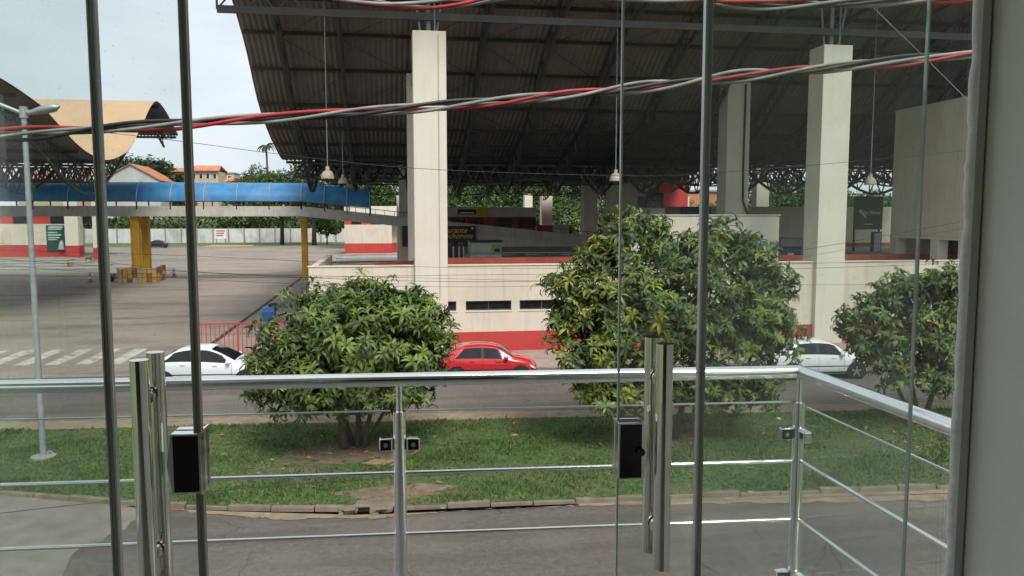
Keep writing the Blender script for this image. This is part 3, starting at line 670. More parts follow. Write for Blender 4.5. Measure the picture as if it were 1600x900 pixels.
tag(mb.tube([a + (b - a) * t - Vector((0, 0, .5 * math.sin(math.pi * t))) for t in [k / 12 for k in range(13)]], .025, 5).build('rope', M_RUBBER), 'thin rope sagging from the block barrier to a cone', 'rope')

# ================================================================== LEFT ROOF AND BLOCKS BEHIND
lt = thing('platform_roof', 'second wave-shaped roof with orange top and dark underside beyond the yard at left', 'roof')
TL = [-20.6 - 4.2 * k for k in range(5)]
make_roof(lt, SPL, -39, -19.5, 44.5, 80.6, TL[::-1], M_ROOF_U, 13)
mb = MB()
mb.grid([[(x, y, z + 0.1) for y, z in SPL if y >= 44.4] for x in (-39, -19.46)]); o = mb.build('roof_top_skin', M_ROOF_O, lt, smooth=True)
lattice(lt, -38.5, -20.5, 59, 9.5, 8.5, 0.75); lattice(lt, -38.5, -20.5, 62, 9.5, 8.5, 0.75)
mb = MB(); ex = -19.6
for k in range(5): mb.beam((ex, 75.5 + k * .25, 13.7 - k * .2), (ex, 79 - k * .1, 13.4 - .25 * (k % 2)), .06, .06)
mb.build('end_bracket', M_STEEL, lt)
pier_x0, pier_x1 = XY(100, 124.5), XY(121, 124.5)
MB().box(pier_x0, pier_x1, 124.5, 126.4, 1.7, 13).build('column', M_CREAM2, lt); MB().box(pier_x0 - .02, pier_x1 + .02, 124.48, 126.42, 0, 1.698).build('column_base', M_RED, lt)
xx = XY(149, 118); MB().box(xx - .45, xx + .45, 118, 118.9, 1.6, 12).build('column', M_CREAM2, lt); MB().box(xx - .47, xx + .47, 117.98, 118.92, 0, 1.598).build('column_base', M_RED, lt)

lb = thing('platform_office', 'low cream office with red base and a dark poster under the left roof', 'building')
x0, x1 = -75, XY(100, 126.6)
MB().box(x0, x1, 126.6, 134, 1.75, ZY(350, 126.6, 50)).build('wall', M_CREAM, lb); MB().box(x0, x1 + .02, 126.55, 134, 0, 1.748).build('red_base', M_RED, lb)
zt_, zt2 = ZY(350, 126.6, 50), ZY(333, 126.6, 50)
for a, b, m in ((-40, 20, M_RED), (20, 46, M_DARKWIN), (46, 78, M_RED), (78, 148, M_DARKWIN)): MB().box(XY(a, 126.6), XY(b, 126.6) - .02, 126.7, 130, zt_ + .002, zt2).build('upper_panel', m, lb)
MB().box(x0, x1 + 6, 126.3, 134, zt2 + .002, zt2 + .3).build('roof_slab', M_CONC, lb)
for k in range(4):
    y = 96 + k * 6; tag(MB().box(-70, XY(190 - k * 30, y), y, y + 3.0, 0, .16).build('island_platform', M_CONC), kind='structure')
# poster
py = 126.4; pa, pb = XY(71, py), XY(100, py); za1, zb1 = ZY(392, py, 85), ZY(352, py, 85)
ps = thing('poster', 'dark teal poster with pale text lines on the cream office wall', 'poster')
MB().box(pa, pb, py, py + .1, za1, zb1).build('panel', mat('poster_teal', (0.02, 0.06, 0.065), 0.6, var=0.3, scale=1.5), ps)
wdt = pb - pa
for zf, f0, f1, hh in ((.93, .12, .9, .07), (.85, .1, .85, .05), (.72, .08, .6, .05), (.62, .08, .8, .06), (.52, .08, .7, .05), (.44, .08, .55, .04)):
    MB().box(pa + wdt * f0, pa + wdt * f1, py - .012, py - .002, za1 + (zb1 - za1) * (zf - hh / 2), za1 + (zb1 - za1) * (zf + hh / 2)).build('text_line', mat('poster_print', (0.35, 0.5, 0.45), 0.6), ps)
MB().tube([(pb - wdt * .22, py - .01, za1 + .2), (pb - wdt * .2, py - .01, za1 + 1.0), (pb - wdt * .2, py - .01, za1 + 1.5)], [.45, .35, .16], 10).build('printed_figure', mat('print_pale', (0.4, 0.4, 0.42), 0.6), ps)

# central block with red base beyond the ramp
cby = 125.5; c0, c1, c2 = XY(538, cby), XY(612, cby), XY(640, cby)
cb = thing('ticket_block', 'cream block with red base and window band seen under the ramp', 'building')
MB().box(c0, c1, cby, cby + 8, 1.75, ZY(351, cby, 570)).build('wall', M_CREAM, cb); MB().box(c0 - .02, c1 + .02, cby - .02, cby + 8, 0, 1.748).build('red_base', M_RED, cb)
MB().box(c1 + .022, c2 + 2, cby + 2.5, cby + 8, 1.75, ZY(351, cby, 570)).build('wing_wall', M_CREAM, cb); MB().box(c1 + .022, c2 + 2, cby + 2.48, cby + 8, 0, 1.748).build('wing_base', M_RED, cb)
for i, (a, b) in enumerate(((538, 549), (549, 564), (564, 580), (580, 597), (597, 612))): MB().box(XY(a, cby), XY(b, cby) - .02, cby + .05, cby + 4, ZY(351, cby, 570) + .002, ZY(344, cby, 570)).build('window', M_DARKWIN if i % 2 else M_RED, cb)
MB().box(c0, c2 + 1, cby - .05, cby + 8, ZY(344, cby, 570) + .002, ZY(322, cby, 570)).build('fascia', M_CREAM2, cb)

# ================================================================== INTERIOR OF THE TERMINAL
sy = 96.0
sh = thing('shop_row', 'row of shops with pale fascia and red framed dark windows behind the ramp', 'shops')
s0, s1 = XY(652, sy), XY(838, sy); zf0, zf1 = ZY(339, sy, 770), ZY(324, sy, 770); zw = ZY(356, sy, 770)
MB().box(s0, s1, sy, sy + 8, zf0, zf1).build('fascia', M_GIRDER, sh)
MB().box(s0, s1, sy + .3, sy + 8, 0, zf0 - .002).build('wall', M_REDB, sh)
for a, b in ((655, 668), (672, 698), (703, 727), (731, 756), (775, 800), (812, 838)): MB().box(XY(a, sy), XY(b, sy), sy + .22, sy + .298, zw, zf0 - .15).build('window', M_WIN, sh)
ad = thing('bus_advert', 'shop fascia advert with a coach on white and a yellow end', 'sign')
MB().box(XY(690, sy), XY(745, sy), sy - .08, sy - .01, zf0 + .08, zf1 - .03).build('board', M_GIRDER, ad); MB().box(XY(745, sy), XY(763, sy), sy - .08, sy - .01, zf0 + .08, zf1 - .03).build('yellow_end', mat('ad_yellow', (0.5, 0.36, 0.02), 0.6), ad)
xa, xb = XY(715, sy), XY(744, sy); zc = (zf0 + zf1) / 2 + .02
MB().box(xa, xb, sy - .11, sy - .082, zc - .3, zc + .32).build('coach_print', M_WIN, ad, bevel=.01); MB().box(xa + .25, xb - .3, sy - .125, sy - .112, zc - .16, zc - .02).build('coach_stripe', M_WHITE, ad)
# trees-side columns standing behind
MB().box(XY(820, 118), XY(832, 118), 118, 119.3, 0, ZY(303, 118, 826)).build('column', M_CREAM2, term)
# text helper
def text(s, size, loc, m, parent, shear=0.0, rz=0.0, ext=0.01, align='LEFT', name='lettering', font_w=1.0):
    cu = bpy.data.curves.new('txt', 'FONT'); cu.body = s; cu.size = size; cu.extrude = ext; cu.shear = shear; cu.align_x = align; cu.offset = size * 0.012
    o = bpy.data.objects.new('txt', cu); COL.objects.link(o); dg = bpy.context.evaluated_depsgraph_get(); me = bpy.data.meshes.new_from_object(o.evaluated_get(dg))
    bpy.data.objects.remove(o); me.materials.clear(); me.materials.append(m); t = bpy.data.objects.new(name, me); COL.objects.link(t)
    t.location = loc; t.rotation_euler = (R(90), 0, rz); t.scale = (font_w, 1, 1); t.parent = parent; return t
# restaurant sign on the ramp wall
ry = BY - .25; ra, rb = XY(628, ry), XY(743, ry); rz0, rz1 = ZY(385, ry, 720), ZY(353, ry, 720)
rs = thing('restaurant_sign', 'dark brown restaurant and snack bar sign with golden lettering on the ramp wall', 'sign')
MB().box(ra, rb, ry, ry + .12, rz0, rz1).build('board', mat('sign_brown', (0.035, 0.016, 0.012), 0.5, var=0.2), rs)
M_GOLD = mat('sign_gold', (0.6, 0.4, 0.12), 0.5)
hh = rz1 - rz0
text('Restaurante', hh * .36, (XY(729, ry), ry - .02, rz0 + hh * .67), M_GOLD, rs, .35, align='RIGHT', font_w=1.0)
text('Lanchonete', hh * .36, (XY(738, ry), ry - .02, rz0 + hh * .40), M_GOLD, rs, .35, align='RIGHT', font_w=1.0)
for k in range(7):
    MB().box(ra + .5 + k * .95, ra + 1.15 + k * .95, ry - .02, ry - .004, rz0 + hh * .06, rz0 + hh * .2).build('food_picture', mat('food', (0.25, 0.1, 0.06), 0.6, var=0.6, scale=3), rs)
MB().tube([(XY(738, ry), ry - .02, rz1 - .22), (XY(738, ry), ry - .004, rz1 - .22)], .11, 12).build('emblem', M_WHITE, rs)
# kiosk with advert, counters and railing on the upper terrace
ky = 58.0
kk = thing('snack_kiosk', 'small kiosk with a pale green advert board behind the red parapet', 'kiosk')
ka, kb = XY(735, ky), XY(784, ky); kz0, kz1, kz2 = ZY(404, ky, 760), ZY(396, ky, 760), ZY(380, ky, 760)
MB().box(ka, kb, ky + .05, ky + 1.8, 0, kz2 + .1).build('body', M_STEELB, kk); MB().box(ka, kb, ky - .03, ky + .046, kz1, kz2).build('advert', mat('ad_green', (0.36, 0.42, 0.33), 0.5, var=0.1), kk)
MB().box(kb - .75, kb - .05, ky - .05, ky - .032, kz1 + .08, kz2 - .08).build('advert_patch', mat('ad_lime', (0.25, 0.3, 0.05), 0.5), kk); MB().box(kb - .55, kb - .15, ky - .065, ky - .052, kz1 + .12, kz1 + .35).build('printed_car', M_WIN, kk)
MB().box(ka, kb, ky - .02, ky + .046, kz0 - .3, kz1 - .06).build('counter_front', mat('counter', (0.42, 0.45, 0.47), 0.4), kk); MB().box(ka - .1, kb + .1, ky - .15, ky + 2, kz2 + .102, kz2 + .17).build('roof', M_WIN, kk)
fr = thing('display_fridge', 'dark glass-front display fridge left of the kiosk', 'fridge')
fa, fb = XY(700, ky), XY(726, ky); MB().box(fa, fb, ky, ky + .8, 0, ZY(384, ky, 712)).build('cabinet', M_WIN, fr)
for u in (708, 717, 724): MB().box(XY(u, ky) - .05, XY(u, ky) + .05, ky - .03, ky - .002, 2.4, ZY(385, ky, 712)).build('door_frame', M_GALV, fr)
ryy = 60.0
ral = thing('terrace_railing', 'pale metal railing with panels running right from the kiosk', 'railing')
r0, r1 = XY(786, ryy), XY(1000, ryy); rzt, rzb = ZY(394.5, ryy, 860), ZY(404, ryy, 860)
MB().beam((r0, ryy, rzt), (r1, ryy, rzt), .06, .08).build('top_rail', M_GALV, ral); MB().beam((r0, ryy, rzb - .3), (r1, ryy, rzb - .3), .05, .05).build('bottom_rail', M_GALV, ral)
for k in range(13): x = r0 + (r1 - r0) * k / 12; MB().beam((x, ryy, 0), (x, ryy, rzt), .06, .06).build('post', M_GALV, ral)
for k in (0, 2, 3, 5, 8): x = r0 + (r1 - r0) * k / 12; MB().box(x + .1, x + .75, ryy + .02, ryy + .05, rzb - .25, rzt - .12).build('infill_panel', MATS['counter'] if k != 3 else mat('panel_blue', (0.1, 0.16, 0.3), 0.5), ral)
# upper offices
oy = 96.5
of = thing('upper_office', 'cream upper office with dark windows beside a red tower under the roof', 'office')
o0, o1 = XY(973, oy), XY(1026, oy); oz = ZY(266, oy, 1000)
MB().box(o0, o1, oy, oy + 6, 0, oz).build('wall', M_CREAM, of)
MB().box(XY(996, oy), XY(1006, oy), oy - .06, oy - .002, ZY(323, oy, 1000), ZY(307, oy, 1000)).build('window', M_DARKWIN, of)
MB().box(XY(1011, oy - .5), XY(1036, oy - .5), oy - .56, oy - .502, ZY(327, oy, 1020), ZY(301, oy, 1020)).build('window', M_DARKWIN, of)
MB().box(o1 + .01, XY(1072, oy), oy - .5, oy + 6, 0, ZY(270, oy, 1050)).build('red_tower', M_RED, of)
MB().box(XY(950, oy - 3), XY(1072, oy - 3), oy - 3, oy - .57, 0, ZY(325, oy - 3, 1000)).build('ledge_wall', M_GIRDER, of)
MB().box(XY(848, oy), XY(893, oy), oy, oy + 4, 0, ZY(352, oy, 870)).build('low_wing', M_REDB, of)
ac = tag(MB().box(XY(866, 90), XY(889, 90), 90, 90.8, 3, ZY(351, 90, 877)).build('air_conditioner', M_GALV, bevel=.03), 'pale metal cabinet standing behind the ramp rail between two columns', 'cabinet')
bk = tag(MB().box(XY(1074, 70), XY(1112, 70), 70, 71.8, 3.1, ZY(323, 70, 1090)).build('ticket_counter', mat('counter_blue', (0.03, 0.09, 0.24), 0.5, var=0.3), bevel=.03), 'blue ticket counter partly hidden behind the tall mango tree', 'counter')
k2 = thing('blue_stall', 'blue stall with pale counter top between the cream block and the tall column', 'stall')
MB().box(XY(1222, 47), XY(1254, 47), 47, 49, 3.1, ZY(385, 47, 1240)).build('front_panel', MATS['counter_blue'], k2); MB().box(XY(1219, 47), XY(1256, 47), 46.8, 49.2, ZY(385, 47, 1240) + .002, ZY(373, 47, 1240)).build('counter_top', M_CONC, k2); MB().box(XY(1233, 46.9), XY(1242, 46.9), 46.9, 46.98, ZY(405, 47, 1240), ZY(395, 47, 1240)).build('label_plate', M_WHITE, k2)
# green sign at the right
gy2 = 62.0; ga, gb = XY(1335, gy2), XY(1379, gy2); gz0, gz1 = ZY(358.5, gy2, 1357), ZY(307, gy2, 1357)
gs = thing('travel_company_sign', 'square dark green sign with white lettering and swoosh behind the tall column', 'sign')
MB().box(ga, gb, gy2, gy2 + .15, gz0, gz1).build('board', mat('sign_green', (0.03, 0.055, 0.03), 0.5, var=0.1), gs)
M_SIGNW = mat('sign_white', (0.6, 0.62, 0.6), 0.5)
text('Rio Novo', .5, (XY(1345.5, gy2), gy2 - .02, ZY(335, gy2, 1357)), M_SIGNW, gs, .25, font_w=.85)
mb = MB().poly((XY(1341, gy2), gy2 - .02, ZY(330, gy2, 1350)), (XY(1345, gy2), gy2 - .02, ZY(326.5, gy2, 1350)), (XY(1346, gy2), gy2 - .02, ZY(331, gy2, 1350)), (XY(1354, gy2), gy2 - .02, ZY(339, gy2, 1350)), (XY(1353, gy2), gy2 - .02, ZY(341, gy2, 1350))); mb.build('swoosh', M_SIGNW, gs)
MB().box(XY(1350, gy2), XY(1364, gy2), gy2 - .02, gy2 - .004, ZY(351, gy2, 1357), ZY(349.6, gy2, 1357)).build('small_print', M_SIGNW, gs)
for x in (ga + .15, gb - .15): MB().box(x - .06, x + .06, gy2 + .152, gy2 + .28, 3.1, gz1 - .3).build('post', M_STEEL, gs)
dr = thing('side_door', 'pale grey door in a dark frame under the green sign', 'door')
MB().box(XY(1364, 61), XY(1379, 61), 61, 61.2, 3.1, ZY(362, 61, 1370)).build('frame', M_WIN, dr); MB().box(XY(1367, 61), XY(1377, 61), 60.95, 60.998, 3.12, ZY(364, 61, 1370)).build('leaf', mat('door_grey', (0.42, 0.46, 0.5), 0.5), dr)

# pendant lamps
def pendant(u, v, wpx, label):
    d = 0.62 * FPX / wpx; Y = d / math.cos(0.15) ; p = PY(u, v, min(max(Y, 37), 96)); z = p.z
    t = thing('pendant_lamp', label, 'lamp', p, 0, 'bell pendant lamps hanging from the terminal roof')
    MB().lathe([(.30, -.16), (.31, -.12), (.29, .02), (.22, .17), (.1, .25), (.0, .26)], (0, 0, 0), 20).build('shade', M_LAMPW, t, smooth=True)
    MB().lathe([(.0, .24), (.09, .24), (.09, .42), (.0, .43)], (0, 0, 0), 10).build('driver_box', M_GIRDER, t)
    MB().tube([(0, 0, .4), (0, 0, max(1.2, zat(p.y) - z - .3))], .02, 6).build('rod', M_GALV, t)
    MB().lathe([(.0, -.1), (.11, -.08), (.1, .05), (0, .08)], (0, 0, 0), 10).build('bulb', M_GIRDER, t, smooth=True)
for a in ((512, 274, 20, 'big bell lamp hanging above the right end of the blue canopy, nearest of its cluster'), (536, 283, 15, 'bell lamp hanging just right of the biggest lamp above the canopy'), (548, 288, 13, 'bell lamp third from the left above the canopy end'),
          (570, 296, 7, 'tiny far bell lamp at the right of the canopy cluster'), (869, 287, 13, 'bell lamp on a thin rod above the ramp, left of the twin rear columns'), (962, 278, 20, 'large bell lamp hanging in line with the sliding door glass edge'),
          (1000, 299, 9, 'small bell lamp in front of the cream upper office'), (1360, 284, 20, 'large bell lamp above the green sign at right'), (1240, 299, 9, 'small bell lamp between the two tall columns at right'), (1073, 295, 11, 'small bell lamp beside the red tower')): pendant(*a)

# ================================================================== FENCE, BIN, LAMP POST
fx0, fx1 = XY(303, 36.6), -3.5
fe = thing('red_fence', 'low red bar fence between the yard and the terminal wall', 'fence', (fx0, 36.4, 0))
MB().beam((0, 0, 1.42), (fx1 - fx0, 0, 1.42), .06, .06).build('top_rail', M_RED, fe); MB().beam((0, 0, .12), (fx1 - fx0, 0, .12), .05, .05).build('bottom_rail', M_RED, fe)
n = int((fx1 - fx0) / .19); br = None
for k in range(n + 1):
    if k % 9 == 0: MB().beam((k * .19, 0, 0), (k * .19, 0, 1.46), .07, .07).build('post', M_RED, fe); continue
    if br is None: br = MB().beam((0, 0, .14), (0, 0, 1.4), .03, .03).build('bar', M_RED, fe); br.location = (k * .19, 0, 0)
    else: share(br, fe, (k * .19, 0, 0))
p = G(421, 508)
bn = thing('litter_bin', 'blue plastic litter bin on the bus platform behind the red fence', 'bin', p)
M_BIN = mat('bin_blue', (0.03, 0.12, 0.33), 0.45, var=0.1)
MB().hexa([(-.28, -.28, 0), (.28, -.28, 0), (.28, .28, 0), (-.28, .28, 0), (-.34, -.34, .75), (.34, -.34, .75), (.34, .34, .75), (-.34, .34, .75)]).build('body', M_BIN, bn, bevel=.02)
MB().hexa([(-.36, -.36, .752), (.36, -.36, .752), (.36, .36, .752), (-.36, .36, .752), (-.3, -.3, 1.05), (.3, -.3, 1.05), (.3, .3, 1.05), (-.3, .3, 1.05)]).build('lid', M_BIN, bn, bevel=.02)
MB().lathe([(.0, 1.05), (.3, 1.06), (.28, 1.16), (.1, 1.24), (0, 1.24)], (.22, .2, 0), 12).build('bag', M_RUBBER, bn, smooth=True)

p = G(68, 715, .1); lp = thing('street_lamp', 'tall galvanised street lamp with two arms standing on the median lawn', 'street lamp', p)
zt = PY(55, 175, p.y).z - .1
MB().tube([(0, 0, 0), (-.02, 0, zt)], [.075, .06], 12).build('pole', M_GALV, lp, smooth='auto'); MB().lathe([(.3, .0), (.3, .05), (.2, .07), (0, .07)], (0, 0, 0), 10).build('footing', M_CONC, lp)
MB().tube([(-.02, 0, zt - .15), (-.02, 0, zt + .12)], .095, 12).build('collar', M_GALV, lp)
MB().tube([(-.02, 0, zt - .05), (-.5, -.05, zt + .15), (-1.4, -.1, zt + .42)], .05, 10).build('arm', M_GALV, lp, smooth='auto')
MB().tube([(-.02, 0, zt - .02), (.2, -.05, zt + .0)], .05, 10).build('arm', M_GALV, lp, smooth='auto')
def lamp_head(name, a, b):
    a, b = Vector(a), Vector(b); mb = MB(); rows = []; d = (b - a); n_ = Vector((0, 0, 1)); s_ = d.normalized().cross(n_)
    for t, wd, up, dn in ((0, .05, .05, .05), (.12, .08, .08, .06), (.3, .11, .1, .07), (.6, .15, .12, .1), (.85, .13, .1, .1), (1, .03, .02, .02)):
        c = a + d * t; rows.append([c + s_ * (wd * math.cos(q)) + n_ * ((up if math.sin(q) > 0 else dn) * math.sin(q)) for q in [2 * math.pi * k / 14 for k in range(14)]])
    mb.grid(rows, True).build('lamp_head', M_GALV, lp, smooth=True)
lamp_head('r', (.12, -.05, zt - .04), (.85, -.15, zt + .12)); lamp_head('l', (-1.3, -.1, zt + .38), (-2.2, -.15, zt + .62))

# ================================================================== CARS
def interp(keys, x): return float(np.interp(x, [k[0] for k in keys], [k[1] for k in keys]))
def spl(keys, x):
    xs = [k[0] for k in keys]; i = max(0, min(len(xs) - 2, int(np.searchsorted(xs, x) - 1))); t = (x - xs[i]) / (xs[i + 1] - xs[i]); ys = [k[1] for k in keys]
    def m(j):
        if j == 0 or j == len(xs) - 1: jj = 0 if j == 0 else len(xs) - 2; return (ys[jj + 1] - ys[jj]) / (xs[jj + 1] - xs[jj])
        a = (ys[j] - ys[j - 1]) / (xs[j] - xs[j - 1]); b = (ys[j + 1] - ys[j]) / (xs[j + 1] - xs[j]); return 0 if a * b <= 0 else 2 * a * b / (a + b)
    h = xs[i + 1] - xs[i]; return (2 * t ** 3 - 3 * t * t + 1) * ys[i] + (t ** 3 - 2 * t * t + t) * h * m(i) + (-2 * t ** 3 + 3 * t * t) * ys[i + 1] + (t ** 3 - t * t) * h * m(i + 1)
HATCH = dict(L=3.9, W=.83, top=[(0, .66), (.015, .82), (.05, 1.0), (.1, 1.16), (.17, 1.34), (.27, 1.43), (.42, 1.465), (.54, 1.44), (.62, 1.36), (.7, 1.18), (.775, 1.0), (.84, .95), (.92, .87), (.965, .76), (1, .6)],
             belt=[(0, .6), (.05, .84), (.15, .93), (.4, .92), (.72, .88), (.9, .79), (1, .56)], wt=[(0, .6), (.05, .66), (.17, .6), (.32, .57), (.59, .58), (.7, .64), (.78, .7), (.92, .6), (1, .4)],
             side=((.2, .43), (.46, .645)), wind=(.605, .757), rear=(.06, .16), wheels=(.185, .83))
SEDAN = dict(L=4.5, W=.87, top=[(0, .68), (.015, .88), (.05, 1.0), (.13, 1.06), (.2, 1.2), (.29, 1.39), (.4, 1.46), (.5, 1.455), (.58, 1.36), (.68, 1.15), (.75, .99), (.82, .93), (.91, .84), (.97, .72), (1, .58)],
             belt=[(0, .62), (.05, .88), (.2, .96), (.4, .94), (.72, .88), (.9, .77), (1, .54)], wt=[(0, .62), (.06, .72), (.18, .66), (.3, .56), (.5, .57), (.66, .65), (.76, .72), (.9, .64), (1, .42)],
             side=((.2, .42), (.445, .655)), wind=(.55, .735), rear=(.16, .275), wheels=(.19, .82))
def make_car(name, label, D, paint, loc, rz, group=None):
    t = thing(name, label, 'car', loc, rz, group); Ln, W = D['L'], D['W']
    wk = [(0, W * .72), (.03, W * .86), (.12, W * .97), (.3, W), (.75, W), (.9, W * .92), (.97, W * .78), (1, W * .6)]
    def sec(f):
        zt = spl(D['top'], f); zb = .2 + .12 * max(0, 1 - f / .06, (f - .92) / .08); w_ = spl(wk, f); bl = min(interp(D['belt'], f), zt - .045); wt = min(spl(D['wt'], f), w_ * .93)
        zc = min(zt - .05, zt - .02); P = [(0, zb), (w_ * .88, zb), (w_ * .97, zb + .1), (w_, zb + .3), (w_ * 1.005, bl - .14), (w_ * .965, bl), (wt + .02, zt - .065), (wt * .86, zt - .022), (wt * .5, zt - .004), (0, zt)]
        return P
    def S(f, s):                        # s: float index along the half section
        P = sec(f); i = min(int(s), len(P) - 2); a = s - i; return Vector(((f - .5) * Ln, P[i][0] + (P[i + 1][0] - P[i][0]) * a, P[i][1] + (P[i + 1][1] - P[i][1]) * a))
    fs = sorted(set([round(k / 56, 4) for k in range(57)] + [.01, .98, .99])); ss = [0, 1, 1.5, 2, 3, 3.5, 4, 4.5, 5, 5.25, 5.5, 5.75, 6, 6.5, 7, 8, 9]
    mb = MB(); mb.grid([[Vector((S(f, s).x, -S(f, s).y, S(f, s).z)) for s in ss] + [S(f, s) for s in reversed(ss[:-1])] for f in fs])
    e = len(ss) * 2 - 1; mb.f.append(tuple(range(e))); mb.f.append(tuple(reversed(range(len(mb.v) - e, len(mb.v))))); mb.mi += [0, 0]
    body = mb.build('body', paint, t, smooth=True)
    def patch(nm, m, f0, f1, s0, s1, sg, off=.008, nf=10, nsx=4, f0b=None, f1b=None):
        mb = MB(); rows = []
        for j in range(nsx + 1):
            s = s0 + (s1 - s0) * j / nsx; q = j / nsx; a = f0 + ((f0b if f0b is not None else f0) - f0) * q; b = f1 + ((f1b if f1b is not None else f1) - f1) * q; row = []
            for i in range(nf + 1):
                f = a + (b - a) * i / nf; p = S(f, s); du = S(min(1, f + .004), s) - S(max(0, f - .004), s); dv = S(f, min(9, s + .05)) - S(f, max(0, s - .05)); nn = du.cross(dv); nn.normalize()
                if nn.y < -.2 or (abs(nn.y) <= .2 and nn.z < 0): nn = -nn
                p = p + nn * off; row.append(Vector((p.x, p.y * sg, p.z)))
            rows.append(row)
        mb.grid(rows); return mb.build(nm, m, t, smooth=True)
    for sg in (-1, 1):
        (a, b), (c, d) = D['side']
        patch('side_window', M_CARGLASS, a - .035, b, 5.1, 5.93, sg, f0b=a + .06); patch('side_window', M_CARGLASS, c, d + .065, 5.1, 5.93, sg, f1b=d - .02)
        patch('pillar_trim', M_RUBBER, b - .004, c + .004, 5.1, 5.93, sg, .006, 2); patch('headlight', M_HEADL, .925, .985, 4.1, 4.75, sg, .01); patch('tail_light', M_TAILL, .005, .05, 4.0, 4.8, sg, .01)
        for f in (c - .012, d + .06, a - .02 if D is SEDAN else a + .02): patch('door_gap', M_RUBBER, f - .0012, f + .0012, 2.2, 4.98, sg, .003, 1, 6)
        patch('sill_trim', M_RUBBER, .26, .74, 1.55, 2.05, sg, .006)
        for f in (a + .14, c + .14): q = S(f, 4.55); MB().box(q.x - .09, q.x + .09, sg * (q.y + .03) - .012, sg * (q.y + .03) + .012, q.z - .018, q.z + .018).build('door_handle', paint, t, bevel=.008)
        q = S(d + .035, 5.15); MB().lathe([(0, -.08), (.07, -.06), (.09, 0), (.07, .07), (0, .09)], (q.x, sg * (q.y + .11), q.z + .04), 10).build('mirror', paint, t, smooth=True)
    for sg in (-1, 1): patch('windscreen', M_CARGLASS, D['wind'][0], D['wind'][1], 6.5, 9, sg, .008, 8, 4); patch('rear_window', M_CARGLASS, D['rear'][0], D['rear'][1], 6.6, 9, sg, .008, 8, 4)
    for f in D['wheels']:
        for sg in (-1, 1):
            x = (f - .5) * Ln; yo = W * 1.0
            MB().tube([(x, sg * (yo - .3), .31), (x, sg * (yo + .004), .31)], .375, 24).build('wheel_arch_shade', M_RUBBER, t)  # dark disc stands in for the shaded hollow of the arch
            wh = MB(); wh.grid([[(x + r_ * math.cos(2 * math.pi * k / 24), sg * y, .31 + r_ * math.sin(2 * math.pi * k / 24)) for k in range(24)] for r_, y in ((.2, yo - .2), (.3, yo - .2), (.315, yo - .17), (.315, yo - .0), (.3, yo + .02), (.21, yo + .022), (.2, yo + .0))], True)
            wv = wh.build('wheel', M_TYRE, t, smooth='auto'); rm = MB()
            rm.tube([(x, sg * (yo - .02), .31), (x, sg * (yo + .0), .31)], .2, 24)
            for k in range(5): a_ = 2 * math.pi * k / 5 + .3; rm.beam((x, sg * (yo + .01), .31), (x + .195 * math.cos(a_), sg * (yo + .012), .31 + .195 * math.sin(a_)), .05, .03, (0, 1, 0))
            rm.build('rim', M_RIM, wv)
    q = S(.03, 9); patch('side_moulding', M_RUBBER, .24, .77, 3.02, 3.14, -1, .01); patch('side_moulding', M_RUBBER, .24, .77, 3.02, 3.14, 1, .01); MB().box(-Ln / 2 - .01, -Ln / 2 + .03, -.26, .26, .62, .74).build('number_plate', M_WHITE, t)
    return t
M_CARGLASS = mat('car_glass', (0.012, 0.014, 0.017), 0.06, var=0.3, scale=2.5, spec=0.45); M_HEADL = mat('headlight', (0.6, 0.62, 0.62), 0.08, 0.3); M_TAILL = mat('tail_light', (0.3, 0.01, 0.012), 0.15); M_TYRE = mat('tyre', (0.02, 0.02, 0.02), 0.8); M_RIM = mat('rim', (0.45, 0.46, 0.47), 0.3, 0.8)
P_WHITE = mat('paint_white', (0.74, 0.76, 0.78), 0.25, var=0.02, coat=0.8); P_RED = mat('paint_red', (0.5, 0.018, 0.022), 0.25, var=0.04, coat=0.9); P_DARK = mat('paint_dark', (0.02, 0.019, 0.021), 0.25, var=0.05, coat=0.9)
def carpos(uf, vn, D, off):     # nose bumper at pixel uf, near-side ground line at vn
    p = G(uf, vn); d = hx; return p - d * (D['L'] / 2) + hy * D['W']
make_car('parked_car', 'red hatchback parked between the two mango trees', HATCH, P_RED, carpos(845, 597, HATCH, 0), HA, 'cars parked along the far kerb').scale = (.94, .94, .94)
make_car('parked_car', 'white sedan parked at far left behind the steel door pulls', SEDAN, P_WHITE, carpos(420, 606, SEDAN, 0), HA, 'cars parked along the far kerb')
make_car('parked_car', 'white hatchback parked at right behind the mango branches', HATCH, P_WHITE, carpos(1364, 592, HATCH, 0), HA, 'cars parked along the far kerb')
p = G(262, 387); make_car('parked_car', 'dark car parked on the grass by the white wall behind yellow pillars', SEDAN, P_DARK, (p.x - 2.0, p.y, 0), R(178))

